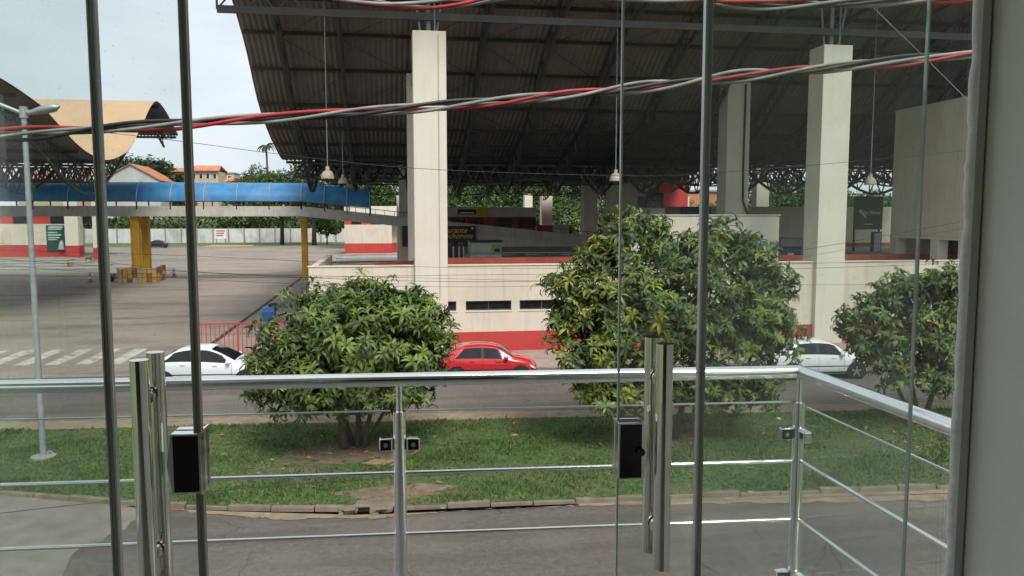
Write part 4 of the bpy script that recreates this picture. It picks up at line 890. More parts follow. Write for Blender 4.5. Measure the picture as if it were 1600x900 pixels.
# ================================================================== MANGO TREES
def leaf_arrays(n, rng, L0, droop):
    V = []; F = []; b = 0
    for k in range(n):
        az = 2 * math.pi * k / n + rng.uniform(-.35, .35); el = rng.uniform(.1, .95) if k > 2 else rng.uniform(.8, 1.4); Lf = L0 * rng.uniform(.75, 1.2); wd = Lf * rng.uniform(.1, .135); dr = droop * rng.uniform(.6, 1.3)
        h = Vector((math.cos(az), math.sin(az), 0)); s = Vector((-math.sin(az), math.cos(az), 0)); pts = []; p = Vector((0, 0, rng.uniform(-.07, .03))); a = el
        for j in range(4):
            pts.append(p.copy()); p = p + (h * math.cos(a) + Vector((0, 0, 1)) * math.sin(a)) * (Lf / 3); a -= dr * .55
        up = Vector((0, 0, .35)); m0, m1, m2, m3 = pts; q = [m0, m1 + (s + up) * wd * .85, m1, m1 + (-s + up) * wd * .85, m2 + (s + up) * wd * .8, m2, m2 + (-s + up) * wd * .8, m3]
        V += [tuple(x) for x in q]; F += [(b, b + 2, b + 1), (b, b + 3, b + 2), (b + 1, b + 2, b + 5), (b + 1, b + 5, b + 4), (b + 2, b + 3, b + 6), (b + 2, b + 6, b + 5), (b + 4, b + 5, b + 7), (b + 5, b + 6, b + 7)]; b += 8
    return np.array(V), np.array(F)
_r = random.Random(11)
WH = [leaf_arrays(_r.randint(9, 13), _r, .29, _r.uniform(1.0, 1.7)) for _ in range(10)]
WHME = {}
def whorl_mesh(i, mi):
    if (i, mi) not in WHME:
        o = np_mesh('leaf_cluster', WH[i][0], WH[i][1], [(M_LEAF_D, M_LEAF_M, M_LEAF_Y)[mi]]); WHME[(i, mi)] = o.data; bpy.data.objects.remove(o)
    return WHME[(i, mi)]
def mango(label, base, lobes, nwh, seed, young, trunk, dens_in=.3, nparts=280, lsc=1.0, ninner=320):
    rng = random.Random(seed); t = thing('mango_tree', label, 'tree', base, 0, 'mango trees on the median')
    B0 = Vector(base); tk = MB()
    for (pts, r0, r1) in trunk: tk.tube(pts, [r0 + (r1 - r0) * i / (len(pts) - 1) for i in range(len(pts))], 9)
    vol = [l[3] * l[4] + l[3] * l[5] + l[4] * l[5] for l in lobes]; tot = sum(vol); W = []
    while len(W) < nwh:
        l = rng.choices(lobes, vol)[0]; d = Vector((rng.gauss(0, 1), rng.gauss(0, 1), rng.gauss(0, 1))).normalized()
        rad = (rng.uniform(.86, 1.06) if rng.random() > .1 else rng.uniform(1.05, 1.22)) if rng.random() > dens_in else rng.uniform(.45, .9)
        if d.z < -.55 and rng.random() < .6: continue
        bump = 1 + .15 * math.sin(6 * d.x + seed) * math.sin(5 * d.y + 2) + .13 * math.sin(9 * d.z + 7 * d.x + seed); p = Vector((l[0] + d.x * l[3] * rad * bump, l[1] + d.y * l[4] * rad * bump, l[2] + d.z * l[5] * rad * bump))
        deep = any(((p.x - m[0]) / m[3]) ** 2 + ((p.y - m[1]) / m[4]) ** 2 + ((p.z - m[2]) / m[5]) ** 2 < .5 for m in lobes if m is not l)
        if deep and rng.random() < .8: continue
        if p.z < .68 + .4 * (.5 + .5 * math.sin(p.x * 4 + p.y * 3)): continue
        nrm = Vector((d.x / l[3], d.y / l[4], d.z / l[5])).normalized(); ax = (nrm * .8 + Vector((0, 0, .75)) + Vector((rng.gauss(0, .2), rng.gauss(0, .2), rng.gauss(0, .2)))).normalized()
        W.append((p, ax, rad))
    for _ in range(ninner):
        l = rng.choices(lobes, vol)[0]; d = Vector((rng.gauss(0, 1), rng.gauss(0, 1), rng.gauss(0, 1))).normalized(); rad = rng.uniform(.1, .75); p = Vector((l[0] + d.x * l[3] * rad, l[1] + d.y * l[4] * rad, l[2] + d.z * l[5] * rad))
        if p.z > .8: W.append((p, (d + Vector((0, 0, .6))).normalized(), rad))
    for i in range(46):                          # twigs into the crown
        p, ax, rad = W[rng.randrange(len(W))]; st_ = Vector(trunk[rng.randrange(len(trunk))][0][-1]); mid = st_.lerp(p, .5) + Vector((0, 0, -.15)); tk.tube([st_, mid, p], [.035, .022, .008], 5)
    tk.build('trunk', M_BARK, t, smooth=True)
    crown = None; cv = []; cf = []; cm = []; off = 0
    order = sorted(range(len(W)), key=lambda k: (W[k][0].y - .5 * W[k][2] * 0 + (0 if W[k][2] > .88 else 3))); front = set(order[:nparts]); parts = []
    for k, (p, ax, rad) in enumerate(W):
        i = rng.randrange(len(WH)); y = young(p, rad, rng); mi = 2 if y else (1 if rng.random() < (.55 if rad > .85 else .15) else 0)  # inner clusters mostly dark leaves, crown shade put into their colour
        q = ax.to_track_quat('Z', 'Y') @ Euler((0, 0, rng.uniform(0, 6.28))).to_quaternion(); sc = rng.uniform(.65, 1.35) * lsc * (1.35 if rad < .75 else 1)
        if k in front: parts.append((i, mi, p, q, sc)); continue
        Mx = np.array(q.to_matrix()) * sc; v = WH[i][0] @ Mx.T + np.array(p); cv.append(v); cf.append(WH[i][1] + off); cm.append(np.full(len(WH[i][1]), mi)); off += len(v)
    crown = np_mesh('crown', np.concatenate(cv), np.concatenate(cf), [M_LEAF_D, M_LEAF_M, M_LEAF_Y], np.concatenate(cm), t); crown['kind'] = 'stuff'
    for i, mi, p, q, sc in parts:
        o = bpy.data.objects.new('leaf_cluster', whorl_mesh(i, mi)); COL.objects.link(o); o.parent = crown; o.location = p; o.rotation_mode = 'QUATERNION'; o.rotation_quaternion = q; o.scale = (sc,) * 3
    return t
def tr(p, h, lean, r): return [(p[0] + lean[0] * t + .04 * math.sin(5 * t + p[0] * 9), p[1] + lean[1] * t, h * t) for t in (0, .25, .5, .75, 1)], r, r * .45
def T_(p, h, lean, r): a = tr(p, h, lean, r); return (a[0], a[1], a[2])
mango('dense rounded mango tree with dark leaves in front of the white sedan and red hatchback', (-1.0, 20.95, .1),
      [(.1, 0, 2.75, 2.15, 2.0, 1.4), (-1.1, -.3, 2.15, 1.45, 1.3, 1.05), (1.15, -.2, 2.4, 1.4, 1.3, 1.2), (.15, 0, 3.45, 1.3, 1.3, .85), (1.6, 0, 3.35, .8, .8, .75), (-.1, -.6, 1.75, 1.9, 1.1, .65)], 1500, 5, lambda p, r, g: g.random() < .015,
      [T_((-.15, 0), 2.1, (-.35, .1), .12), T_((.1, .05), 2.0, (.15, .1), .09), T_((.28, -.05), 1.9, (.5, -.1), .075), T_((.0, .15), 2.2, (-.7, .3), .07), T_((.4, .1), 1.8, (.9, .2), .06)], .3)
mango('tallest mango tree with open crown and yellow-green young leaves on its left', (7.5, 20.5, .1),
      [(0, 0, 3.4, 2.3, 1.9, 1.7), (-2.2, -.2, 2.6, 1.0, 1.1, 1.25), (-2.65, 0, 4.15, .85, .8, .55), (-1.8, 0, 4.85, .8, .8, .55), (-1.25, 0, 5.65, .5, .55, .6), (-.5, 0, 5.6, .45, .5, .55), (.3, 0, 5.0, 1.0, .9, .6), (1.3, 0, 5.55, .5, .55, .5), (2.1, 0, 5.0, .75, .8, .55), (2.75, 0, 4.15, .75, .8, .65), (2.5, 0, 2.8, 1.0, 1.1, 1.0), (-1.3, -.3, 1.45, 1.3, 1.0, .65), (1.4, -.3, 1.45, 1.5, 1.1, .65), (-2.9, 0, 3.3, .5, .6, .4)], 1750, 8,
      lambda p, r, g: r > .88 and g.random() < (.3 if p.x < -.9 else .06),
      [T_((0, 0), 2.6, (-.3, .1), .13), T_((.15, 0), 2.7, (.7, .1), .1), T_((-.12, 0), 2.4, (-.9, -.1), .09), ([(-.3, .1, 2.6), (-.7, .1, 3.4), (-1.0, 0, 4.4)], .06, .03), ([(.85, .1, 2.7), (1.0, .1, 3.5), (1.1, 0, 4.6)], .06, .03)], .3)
mango('straggly mango tree at right with bare twigs showing between leaf clumps', (15.25, 20.9, .1),
      [(0, 0, 2.5, 1.7, 1.5, 1.15), (-1.2, 0, 2.3, .7, .8, .8), (-1.95, 0, 2.55, .4, .5, .5), (-2.35, 0, 3.0, .3, .35, .35), (-1.6, 0, 3.4, .55, .6, .75), (-.6, 0, 3.9, .75, .7, .55), (.4, 0, 4.15, .7, .7, .5), (1.3, 0, 3.7, 1.1, 1.0, 1.0), (1.8, 0, 2.6, 1.2, 1.2, 1.3), (.2, -.3, 1.5, 1.4, 1.0, .6), (-.3, 0, 3.2, .6, .6, .5), (3.0, 0, 3.0, 1.3, 1.1, 1.3)], 780, 12,
      lambda p, r, g: r > .85 and g.random() < (.32 if p.x > .6 else .06),
      [T_((0, 0), 2.4, (-.5, .1), .1), T_((.15, 0), 2.5, (.9, .1), .09), T_((-.1, 0), 2.2, (-1.3, -.1), .07), ([(-.5, .1, 2.4), (-.6, .05, 3.2), (-.7, 0, 4.0)], .045, .02), ([(.9, .1, 2.5), (.8, .1, 3.2), (.5, 0, 4.1)], .045, .02), ([(-1.3, 0, 2.2), (-1.5, 0, 2.8), (-1.6, 0, 3.5)], .035, .015)], .22, ninner=90)

# ================================================================== FAR TREES, HOUSES, WALL
def far_crown(name, lobes, n, size, mats, wts, seed, parent):
    rg = np.random.default_rng(seed); vol = np.array([l[3] * l[4] * l[5] for l in lobes]) ** .67; k = rg.choice(len(lobes), n, p=vol / vol.sum()); Lb = np.array(lobes)[k]
    d = rg.normal(size=(n, 3)); d /= np.linalg.norm(d, axis=1)[:, None]; rad = rg.uniform(.55, 1.08, n) ** .6; clump = 1 + .16 * np.sin(7 * d[:, 0] + seed) * np.sin(6 * d[:, 2] + 1) + .1 * np.sin(11 * d[:, 1])
    c = Lb[:, :3] + d * Lb[:, 3:6] * (rad * clump)[:, None]; s = size * rg.uniform(.6, 1.4, n)
    a = rg.normal(size=(n, 3)); a /= np.linalg.norm(a, axis=1)[:, None]; nn = d * .7 + rg.normal(size=(n, 3)) * .6 + np.array([0, 0, .5]); b = np.cross(a, nn); b /= np.linalg.norm(b, axis=1)[:, None]; a = np.cross(nn, b); a /= np.linalg.norm(a, axis=1)[:, None]
    V = np.stack([c - a * s[:, None], c + b * (s * .45)[:, None], c + a * s[:, None], c - b * (s * .45)[:, None]], 1).reshape(-1, 3); F = np.arange(n * 4).reshape(-1, 4)
    return np_mesh(name, V, F, mats, rg.choice(len(mats), n, p=wts), parent)
FM = [M_LEAF_F, M_LEAF_FD, M_LEAF_FL]
def far_tree(label, base, h, wd, n, size, seed, wts=(.5, .3, .2), name='broadleaf_tree', group='trees behind the terminal'):
    rg = random.Random(seed); t = thing(name, label, 'tree', base, 0, group)
    lobes = [(0, 0, h * .62, wd * .38, wd * .35, h * .3)] + [(rg.uniform(-.33, .33) * wd, rg.uniform(-.25, .25) * wd, h * rg.uniform(.45, .82), wd * rg.uniform(.16, .26), wd * .2, h * rg.uniform(.12, .2)) for _ in range(7)]
    far_crown('crown', lobes, n, size, FM, wts, seed, t)['kind'] = 'stuff'
    mb = MB().tube([(0, 0, 0), (.1, 0, h * .35), (-.1, .1, h * .7)], [h * .028, h * .02, h * .006], 7)
    for l in lobes[1:6]: mb.tube([(.05, 0, h * .3), (l[0] * .5, l[1] * .5, l[2] * .8), (l[0], l[1], l[2])], [h * .012, h * .009, h * .004], 5)
    mb.build('trunk', M_BARK, t, smooth=True); return t
def gx(u, Y): return (XY(u, Y), Y, 0)
TREES = [ # u, Y, ytop pixel, width m, label
    (205, 250, 232, 17, 'dark tree left of the gabled house roof beyond the bridge', (.25, .7, .05)), (245, 262, 236, 15, 'dark tree directly behind the gabled house', (.3, .65, .05)), (285, 240, 262, 9, 'small tree just left of the apartment house', (.4, .5, .1)),
    (395, 190, 262, 14, 'spreading tree left of the roof end, behind the blue canopy', (.45, .2, .35)), (440, 170, 256, 15, 'bright green tree below the roof tip behind the canopy', (.45, .2, .35)), (490, 165, 238, 16, 'tall green tree behind the pendant lamps', (.5, .35, .15)),
    (560, 150, 262, 15, 'tree behind the end of the blue canopy', (.5, .35, .15)), (615, 150, 268, 14, 'tree left of the nearest tall column', (.45, .25, .3)), (700, 142, 272, 14, 'bright tree right of the nearest tall column', (.4, .2, .4)),
    (745, 150, 262, 14, 'tree above the bus advert', (.5, .35, .15)), (800, 140, 268, 15, 'bright tree above the shop row middle', (.4, .25, .35)), (860, 150, 262, 14, 'tree behind the bell lamp above the ramp', (.5, .3, .2)), (930, 150, 266, 13, 'tree between the twin rear columns', (.55, .4, .05)),
    (1130, 165, 292, 12, 'low tree behind the brick-coloured house', (.5, .3, .2)), (1222, 135, 264, 12, 'tree between the two tall columns at right', (.45, .4, .15)), (1300, 150, 280, 12, 'tree hidden behind the nearer right column', (.5, .3, .2)), (1358, 130, 290, 11, 'low tree above the green sign', (.5, .3, .2))]
for i, (u, Y, vt, wd, lb_, wts) in enumerate(TREES):
    far_tree(lb_, gx(u, Y), ZY(vt, Y, u), wd, 9000, .29 if Y < 200 else .5, 40 + i, wts)
# small street tree on the yard edge
far_tree('small slender tree standing before the white wall left of the cream block', gx(510, 168), ZY(338, 168, 510), 6, 1800, .3, 90, (.4, .2, .4), 'young_tree', None)
hd = far_crown('hedge', [(x, 196 + 3 * math.sin(x), 2.2 + 1.2 * math.sin(x * .7), 5, 3.5, 3.4) for x in range(-95, 40, 4)], 36000, .42, FM, (.45, .3, .25), 5, None)
tag(hd, 'band of wild green growth behind the white wall', 'bushes', kind='stuff')
tag(MB().grid([[(-300, 205, -.1), (300, 205, -.1)], [(-300, 225, 5), (300, 225, 5)], [(-300, 290, 6), (300, 290, 6)]]).build('embankment', M_FARGRASS), kind='structure')
hd2 = far_crown('undergrowth', [(x, 132 + 2 * math.sin(x), 3.2 + math.sin(x * .9), 4, 3, 4.5) for x in range(3, 75, 3)], 36000, .3, FM, (.5, .3, .2), 6, None)
tag(hd2, 'dense green undergrowth behind the shops and terminal', 'bushes', kind='stuff')
# palm
pt = thing('palm_tree', 'tall palm with drooping fronds left of the roof end', 'palm', gx(419, 210)); zt = ZY(228, 210, 419)
MB().tube([(0, 0, 0), (.2, 0, zt * .6), (0, 0, zt)], [.35, .28, .22], 8).build('trunk', M_BARK, pt, smooth=True)
for k in range(15):
    a = k * 2.4; mb = MB(); e = random.uniform(-.2, .9); Lf = random.uniform(2.6, 3.4); h_ = Vector((math.cos(a), math.sin(a), 0)); s_ = Vector((-math.sin(a), math.cos(a), 0)); p = Vector((0, 0, zt)); rows = []
    for j in range(7):
        t = j / 6; wd = .42 * math.sin(math.pi * (.12 + .85 * t)); rows.append([p + s_ * wd - Vector((0, 0, wd * .6)), p.copy(), p - s_ * wd - Vector((0, 0, wd * .6))]); p = p + (h_ * math.cos(e) + Vector((0, 0, math.sin(e)))) * (Lf / 6); e -= .33
    mb.grid(rows).build('frond', M_LEAF_FD if k % 3 else M_LEAF_F, pt)
# white boundary wall with pilasters
bw = thing('boundary_wall', 'long whitewashed boundary wall with pilasters at the back of the yard', 'wall'); wy = 184.0; wz = ZY(357, wy, 400)
pil = None
xs = list(np.arange(-150, 30, 3.3))
pan = None
for x in xs:
    if pan is None: pan = MB().box(0, 3.0, -.1, .1, 0, wz).build('wall_panel', M_BWALL, bw); pan.location = (x, wy, 0); pil = MB().box(3.0, 3.3, -.18, .18, 0, wz + .12).build('pilaster', M_CONC, bw); pil.location = (x, wy, 0)
    else: share(pan, bw, (x, wy, 0)); share(pil, bw, (x, wy, 0))
sg = thing('wall_sign', 'small white notice board with red lettering before the white wall', 'sign', gx(344, 178)); ZS = ZY(358, 178, 344)
MB().box(-1.1, 1.1, -.04, .04, ZS - 2.0, ZS).build('board', M_WHITE, sg); 
for k in range(3): MB().box(-.9, .9 - k * .2, -.06, -.042, ZS - .5 - k * .5, ZS - .25 - k * .5).build('red_line', M_RED, sg)
for x in (-.9, .9): MB().box(x - .05, x + .05, .042, .12, 0, ZS - .2).build('leg', M_STEEL, sg)
sheet('grass_strip', [(-150, 163), (30, 163), (30, 183.5), (-150, 183.5)], 0.03, M_FARGRASS)
sheet('sand_strip', [(XY(320, 166), 160), (XY(400, 166), 161), (XY(395, 168), 168), (XY(330, 168), 168.5)], 0.04, mat('yellow_sand', (0.45, 0.3, 0.12), 0.95, var=0.2))
# far houses
def house(label, u0, u1, Y, vb, ve, vr, wallm, kind='gable', depth=10, nwin=0, name='house', roofm=None):
    t = thing(name, label, 'house'); x0, x1 = XY(u0, Y), XY(u1, Y); ze, zr = ZY(ve, Y, u0), ZY(vr, Y, (u0 + u1) / 2); xm = (x0 + x1) / 2; roofm = roofm or M_TERRA
    if kind == 'gable':
        mb = MB().box(x0, x1, Y, Y + depth, 0, ze); mb.poly((x0, Y, ze), (x1, Y, ze), (xm, Y, zr)); mb.poly((x1, Y + depth, ze), (x0, Y + depth, ze), (xm, Y + depth, zr)); mb.build('wall', wallm, t)
        rf = MB(); e = .6
        for sgn, xe in ((-1, x0), (1, x1)):
            xo = xe + sgn * e; zo = ze - (zr - ze) * e / (xm - x0); rf.hexa([(xm, Y - .5, zr + .05), (xo, Y - .5, zo + .05), (xo, Y + depth + .5, zo + .05), (xm, Y + depth + .5, zr + .05), (xm, Y - .5, zr + .25), (xo, Y - .5, zo + .25), (xo, Y + depth + .5, zo + .25), (xm, Y + depth + .5, zr + .25)])
        rf.build('roof', roofm, t)
    elif kind == 'side':              # ridge parallel to view plane
        MB().box(x0, x1, Y, Y + depth, 0, ze).build('wall', wallm, t); rf = MB()
        rf.hexa([(x0 - .6, Y - .8, ze - .1), (x1 + .6, Y - .8, ze - .1), (x1 - .2, Y + depth / 2, zr), (x0 + .2, Y + depth / 2, zr), (x0 - .6, Y - .8, ze + .15), (x1 + .6, Y - .8, ze + .15), (x1 - .2, Y + depth / 2, zr + .25), (x0 + .2, Y + depth / 2, zr + .25)])
        rf.hexa([(x0 - .6, Y + depth + .8, ze - .1), (x0 + .2, Y + depth / 2, zr - .01), (x1 - .2, Y + depth / 2, zr - .01), (x1 + .6, Y + depth + .8, ze - .1), (x0 - .6, Y + depth + .8, ze + .15), (x0 + .2, Y + depth / 2, zr + .24), (x1 - .2, Y + depth / 2, zr + .24), (x1 + .6, Y + depth + .8, ze + .15)]); rf.build('roof', roofm, t)
    else: MB().box(x0, x1, Y, Y + depth, 0, ze).build('wall', wallm, t); MB().box(x0 - .3, x1 + .3, Y - .3, Y + depth + .3, ze + .002, ze + .35).build('roof', M_CONC, t)
    for k in range(nwin):
        a = x0 + (x1 - x0) * (k + .3) / nwin; b = x0 + (x1 - x0) * (k + .7) / nwin; f = MB().box(a - .1, b + .1, Y - .06, Y - .003, ze - 2.3, ze - .7).build('window', M_WHITE, t); MB().box(a, b, Y - .09, Y - .062, ze - 2.2, ze - .8).build('pane', M_DARKWIN, f)
    return t
M_HW = mat('house_grey', (0.5, 0.5, 0.49), 0.9, var=0.1, scale=.3, streak=.3); M_HC = mat('house_cream', (0.5, 0.42, 0.3), 0.9, var=0.1, scale=.3, streak=.2); M_HP = mat('house_pink', (0.5, 0.33, 0.24), 0.9, var=.1, scale=.3)
house('grey gabled house with orange tile roof behind the footbridge', 162, 252, 225, 290, 281, 257, M_HW, 'gable', 16)
house('low house with orange roof seen under the left roof lattice', 30, 100, 230, 290, 280, 268, M_HC, 'side', 12)
house('pink house with terracotta roof behind the left roof lattice', 112, 150, 236, 290, 272, 262, M_HP, 'side', 12)
house('two-storey cream house with windows and orange hipped roof right of dark post', 300, 343, 250, 290, 267, 258, M_HC, 'side', 12, 4)
house('low brown house half hidden by the trees behind the gabled house', 232, 290, 262, 290, 268, 262, M_HP, 'side', 12, 3)
house('plain grey flat-roofed block at the right of the cream two-storey house', 340, 368, 262, 290, 271, 270, M_HW, 'flat', 10, 2)
house('low house with orange roof left of the green tree under the palm', 355, 410, 235, 290, 284, 277, M_HC, 'side', 10)
house('orange house with pale roof beyond the red tower', 1070, 1125, 140, 330, 300, 296, mat('house_orange', (0.55, 0.24, 0.12), .9, var=.1, scale=.4), 'flat', 10, 0)
wt_ = tag(MB().lathe([(0, 0), (1.6, 0), (1.75, 1.5), (1.2, 1.7), (0, 1.9)], (XY(236, 262), 268, ZY(259, 262, 236)), 14).build('water_tank', mat('tank_blue', (0.05, 0.12, 0.3), .5), smooth='auto'), 'small blue water tank on the roof beside the dark trees', 'water tank')

# ================================================================== WIRES
def wire(label, pts, Y, r, m=M_WIRE):
    P = []
    n = len(pts)
    for i in range(n - 1):
        for k in range(6):
            t = k / 6; p0, p1, p2, p3 = [np.array(pts[max(0, min(n - 1, j))], float) for j in (i - 1, i, i + 1, i + 2)]
            q = .5 * (2 * p1 + (p2 - p0) * t + (2 * p0 - 5 * p1 + 4 * p2 - p3) * t * t + (3 * p1 - p0 - 3 * p2 + p3) * t ** 3); P.append(PY(q[0], q[1], Y))
    P.append(PY(*pts[-1], Y)); return tag(MB().tube(P, r * .45, 6).build('overhead_wire', m, smooth=True), label, 'wire', 'thin wires over the street')
wire('long sagging thin wire crossing in front of the tall columns', [(-100, 180), (220, 213), (430, 240), (650, 263), (950, 274), (1119, 270), (1514, 235), (1900, 190)], 12, .009)
wire('thin wire crossing the columns low, rising to the right', [(-200, 390), (300, 425), (700, 440), (1000, 432), (1200, 400), (1510, 345), (1800, 290)], 12, .008)
wire('lower thin wire of the pair just beneath it at right', [(-200, 398), (300, 436), (700, 448), (1000, 440), (1200, 411), (1510, 356), (1800, 305)], 12.1, .006)
wire('thin wire level with the red parapet', [(-200, 428), (350, 434), (700, 430), (1100, 424), (1700, 405)], 12.2, .007)
wire('thin wire just above the parapet level wire', [(-200, 385), (300, 400), (700, 418), (1100, 416), (1700, 398)], 12.3, .006)
wire('thin wire passing below the cream wall top', [(-100, 360), (250, 420), (650, 434), (1200, 445), (1700, 440)], 12.4, .006)
wire('dark wire low at left over the road patch', [(-200, 826), (0, 802), (230, 777), (480, 755), (800, 735)], 9, .008)
wire('short wire low at right beside the mango leaves', [(1390, 616), (1440, 608), (1500, 596), (1700, 560)], 9, .007)
wire('pale guy wire slanting across the roof at upper right', [(1330, -30), (1365, 12), (1440, 85), (1515, 160), (1600, 250)], 6, .006, M_CABLE_G)
def twisted(label, pts, y, per, rad, phase=0.0):
    t = thing('twisted_cable', label, 'cable'); pts = np.array(pts, float); u = np.arange(pts[0, 0], pts[-1, 0], 12.0); v = np.interp(u, pts[:, 0], pts[:, 1]); k = np.ones(9) / 9; v = np.convolve(np.pad(v, 4, 'edge'), k, 'valid')
    cen = []
    for a, b in zip(u, v):
        r = ray(a, b); cen.append(_C + r * (y / r.dot(hy)))
    for ph, m, rr_ in ((0, M_CABLE_R, .0092), (1.5, M_CABLE_G, .0085), (3.2, M_CABLE_K, .0092), (4.5, M_CABLE_G, .008)):
        P = []; s = 0.0
        for i, c in enumerate(cen):
            if i: s += (c - cen[i - 1]).length
            w_ = 1 + .5 * math.sin(s * 2.1 + ph * 2) * math.sin(s * .9 + 1); a = 2 * math.pi * s / per + ph + phase + .6 * math.sin(s * 1.7) + .25 * math.sin(s * 4.1 + ph); P.append(c + hy * (rad * math.sin(a)) + Vector((0, 0, 1)) * (rad * w_ * math.cos(a)))
        MB().tube(P, rr_, 8).build('strand', m, t, smooth=True)
twisted('twisted red grey and black power cable stretched across the whole view', [(-200, 222), (0, 211), (150, 203), (310, 192), (480, 180), (640, 170), (800, 156), (960, 141), (1150, 119), (1330, 103), (1520, 85), (1800, 55)], 3.9, 1.2, .0185, 2.2)
twisted('upper twisted power cable sagging at the very top of the view', [(-200, -120), (300, -60), (480, -18), (560, 0), (640, 8), (720, 4), (800, -12), (950, -12), (1060, -4), (1200, 5), (1350, 3), (1500, -6), (1800, -40)], 3.8, 1.5, .022, .4)

# ================================================================== SMALL THINGS ON THE STREET
p = inlet
dn = thing('storm_drain', 'broken concrete slab over a dark storm drain opening in the kerb', 'drain', (p.x, p.y, 0), HA)
MB().box(-.5, .55, -.1, .3, .005, .03).build('opening_shade', M_WIN, dn)  # flat dark box, the shade of the drain hole as colour
MB().hexa([(-.42, -.1, .1), (.5, -.06, .085), (.5, .3, .09), (-.4, .3, .09), (-.42, -.08, .15), (.48, -.04, .135), (.48, .3, .118), (-.4, .3, .118)]).build('cover_slab', M_KERB, dn, bevel=.02)
for k in range(7): a = random.uniform(-.65, .65); s_ = random.uniform(.05, .12); MB().hexa([Vector((a + random.uniform(-s_, s_) * .3 + dx * s_, random.uniform(-.22, -.05) + dy * s_, z)) for z in (0.01, s_ * 1.1) for dx, dy in ((-1, -1), (1, -1), (1, 1), (-1, 1))]).build('rubble', M_KERB, dn, bevel=.01)
p = G(592, 724, .11); cbd = tag(MB().hexa([Vector((0, 0, 0)) + Vector(q) for q in ((-.42, -.05, .02), (.1, -.28, .02), (.42, .05, .03), (-.1, .28, .02), (-.42, -.05, .035), (.1, -.28, .05), (.42, .05, .06), (-.1, .28, .03))]).build('cardboard', mat('cardboard', (0.3, 0.2, 0.12), .9, var=.15)), 'flattened cardboard piece on the bare soil by the left tree', 'cardboard'); cbd.location = p
p = G(652, 690, .1); 
def scrap(u, v, z, label, m, s=.1):
    rr_ = random.Random(u); mb = MB(); P = [Vector((rr_.uniform(-s, s), rr_.uniform(-s, s), rr_.uniform(0, s * .7))) for _ in range(6)]; mb.poly(P[0], P[1], P[2]); mb.poly(P[0], P[2], P[3]); mb.poly(P[2], P[1], P[4]); mb.poly(P[3], P[2], P[5]); o = mb.build('litter', m); o.location = G(u, v, z); return tag(o, label, 'litter', 'scraps of litter')
scrap(696, 795, .02, 'white scrap of litter in the gutter right of the rail post', M_WHITE, .12); scrap(1175, 774, .02, 'blue and white scrap in the gutter near the corner post', mat('litter_blue', (0.4, 0.5, 0.62), .5), .13); scrap(556, 803, .02, 'white scrap beside the storm drain', M_WHITE, .07); scrap(589, 672, .11, 'white paper scrap on the lawn below the left tree', M_WHITE, .09)
scrap(1218, 655, .11, 'white scrap on the lawn left of the corner post', M_WHITE, .1); scrap(75, 712, .11, 'pale scrap at the foot of the street lamp', M_CONC, .2)
st_ = thing('stake', 'short wooden stake in the soil left of the trunk', 'stake', G(530, 698, .1)); MB().tube([(0, 0, 0), (.02, 0, .62)], .03, 6).build('post', M_BARK, st_)
# dogs by the island platforms
def dog(u, v, rz, coat, label):
    t = thing('dog', label, 'dog', G(u, v), rz); me = bpy.data.meshes.new('dog')
    J = [(0, 0, .48, .12), (.22, 0, .5, .14), (-.24, 0, .5, .11), (.38, 0, .6, .085), (.46, 0, .7, .08), (.58, 0, .66, .05), (.24, .08, .3, .05), (.25, .08, .02, .035), (.24, -.08, .3, .05), (.25, -.08, .02, .035), (-.27, .08, .36, .065), (-.36, .08, .2, .035), (-.31, .08, .02, .03), (-.27, -.08, .36, .065), (-.36, -.08, .2, .035), (-.31, -.08, .02, .03), (-.4, 0, .55, .035), (-.55, 0, .7, .02)]
    E_ = [(0, 1), (0, 2), (1, 3), (3, 4), (4, 5), (1, 6), (6, 7), (1, 8), (8, 9), (2, 10), (10, 11), (11, 12), (2, 13), (13, 14), (14, 15), (2, 16), (16, 17)]
    me.from_pydata([j[:3] for j in J], E_, []); me.materials.append(coat); o = bpy.data.objects.new('body', me); COL.objects.link(o); o.parent = t; md = o.modifiers.new('skin', 'SKIN'); 
    for i, j in enumerate(J): me.skin_vertices[0].data[i].radius = (j[3], j[3])
    me.skin_vertices[0].data[0].use_root = True; o.modifiers.new('sub', 'SUBSURF').levels = 1
    for s_ in (-1, 1): MB().hexa([(.4, s_ * .03, .74), (.46, s_ * .03, .74), (.46, s_ * .08, .74), (.4, s_ * .08, .74), (.42, s_ * .05, .84), (.43, s_ * .05, .84), (.43, s_ * .06, .84), (.42, s_ * .06, .84)]).build('ear', coat, t)
try:
    dog(109, 417, 2.6, mat('tan_fur', (0.3, 0.2, 0.11), .9, var=.2), 'small tan dog standing in the yard left of the dark post'); dog(139, 409, .2, mat('brown_fur', (0.12, 0.08, 0.05), .9, var=.2), 'dark brown dog on the platform edge further back')
except Exception as ex: print('dog', ex)

# ================================================================== HOUSE: ROOM, BALCONY
FL = HC - 1.65
tag(MB().hbox(-3.2, 1.29, -3.6, 1.86, FL - .2, FL).build('room_floor', M_FLOOR), kind='structure')
tag(MB().hbox(-3.2, 1.6, -3.6, 1.95, FL + 2.75, FL + 2.95).build('ceiling', M_WHITE), kind='structure')
mb = MB(); mb.hbox(-3.4, -3.2, -3.6, 1.95, FL - .2, FL + .05); mb.hbox(-3.4, -3.2, -3.6, 1.95, FL + 2.6, FL + 2.95); mb.hbox(-3.4, -3.2, -3.6, -3.2, FL + .05, FL + 2.6)  # unseen side wall, opened wide to let daylight onto the right wall
tag(mb.build('wall_left', M_WHITE), kind='structure')
tag(MB().hbox(-3.2, 1.6, -3.8, -3.6, FL - .2, FL + 2.95).build('wall_back', mat('back_wall_dark', (0.05, 0.045, 0.04), .8)), kind='structure')  # unseen wall, kept near-black so the steel bars reflect a dark core
WX = 1.2685
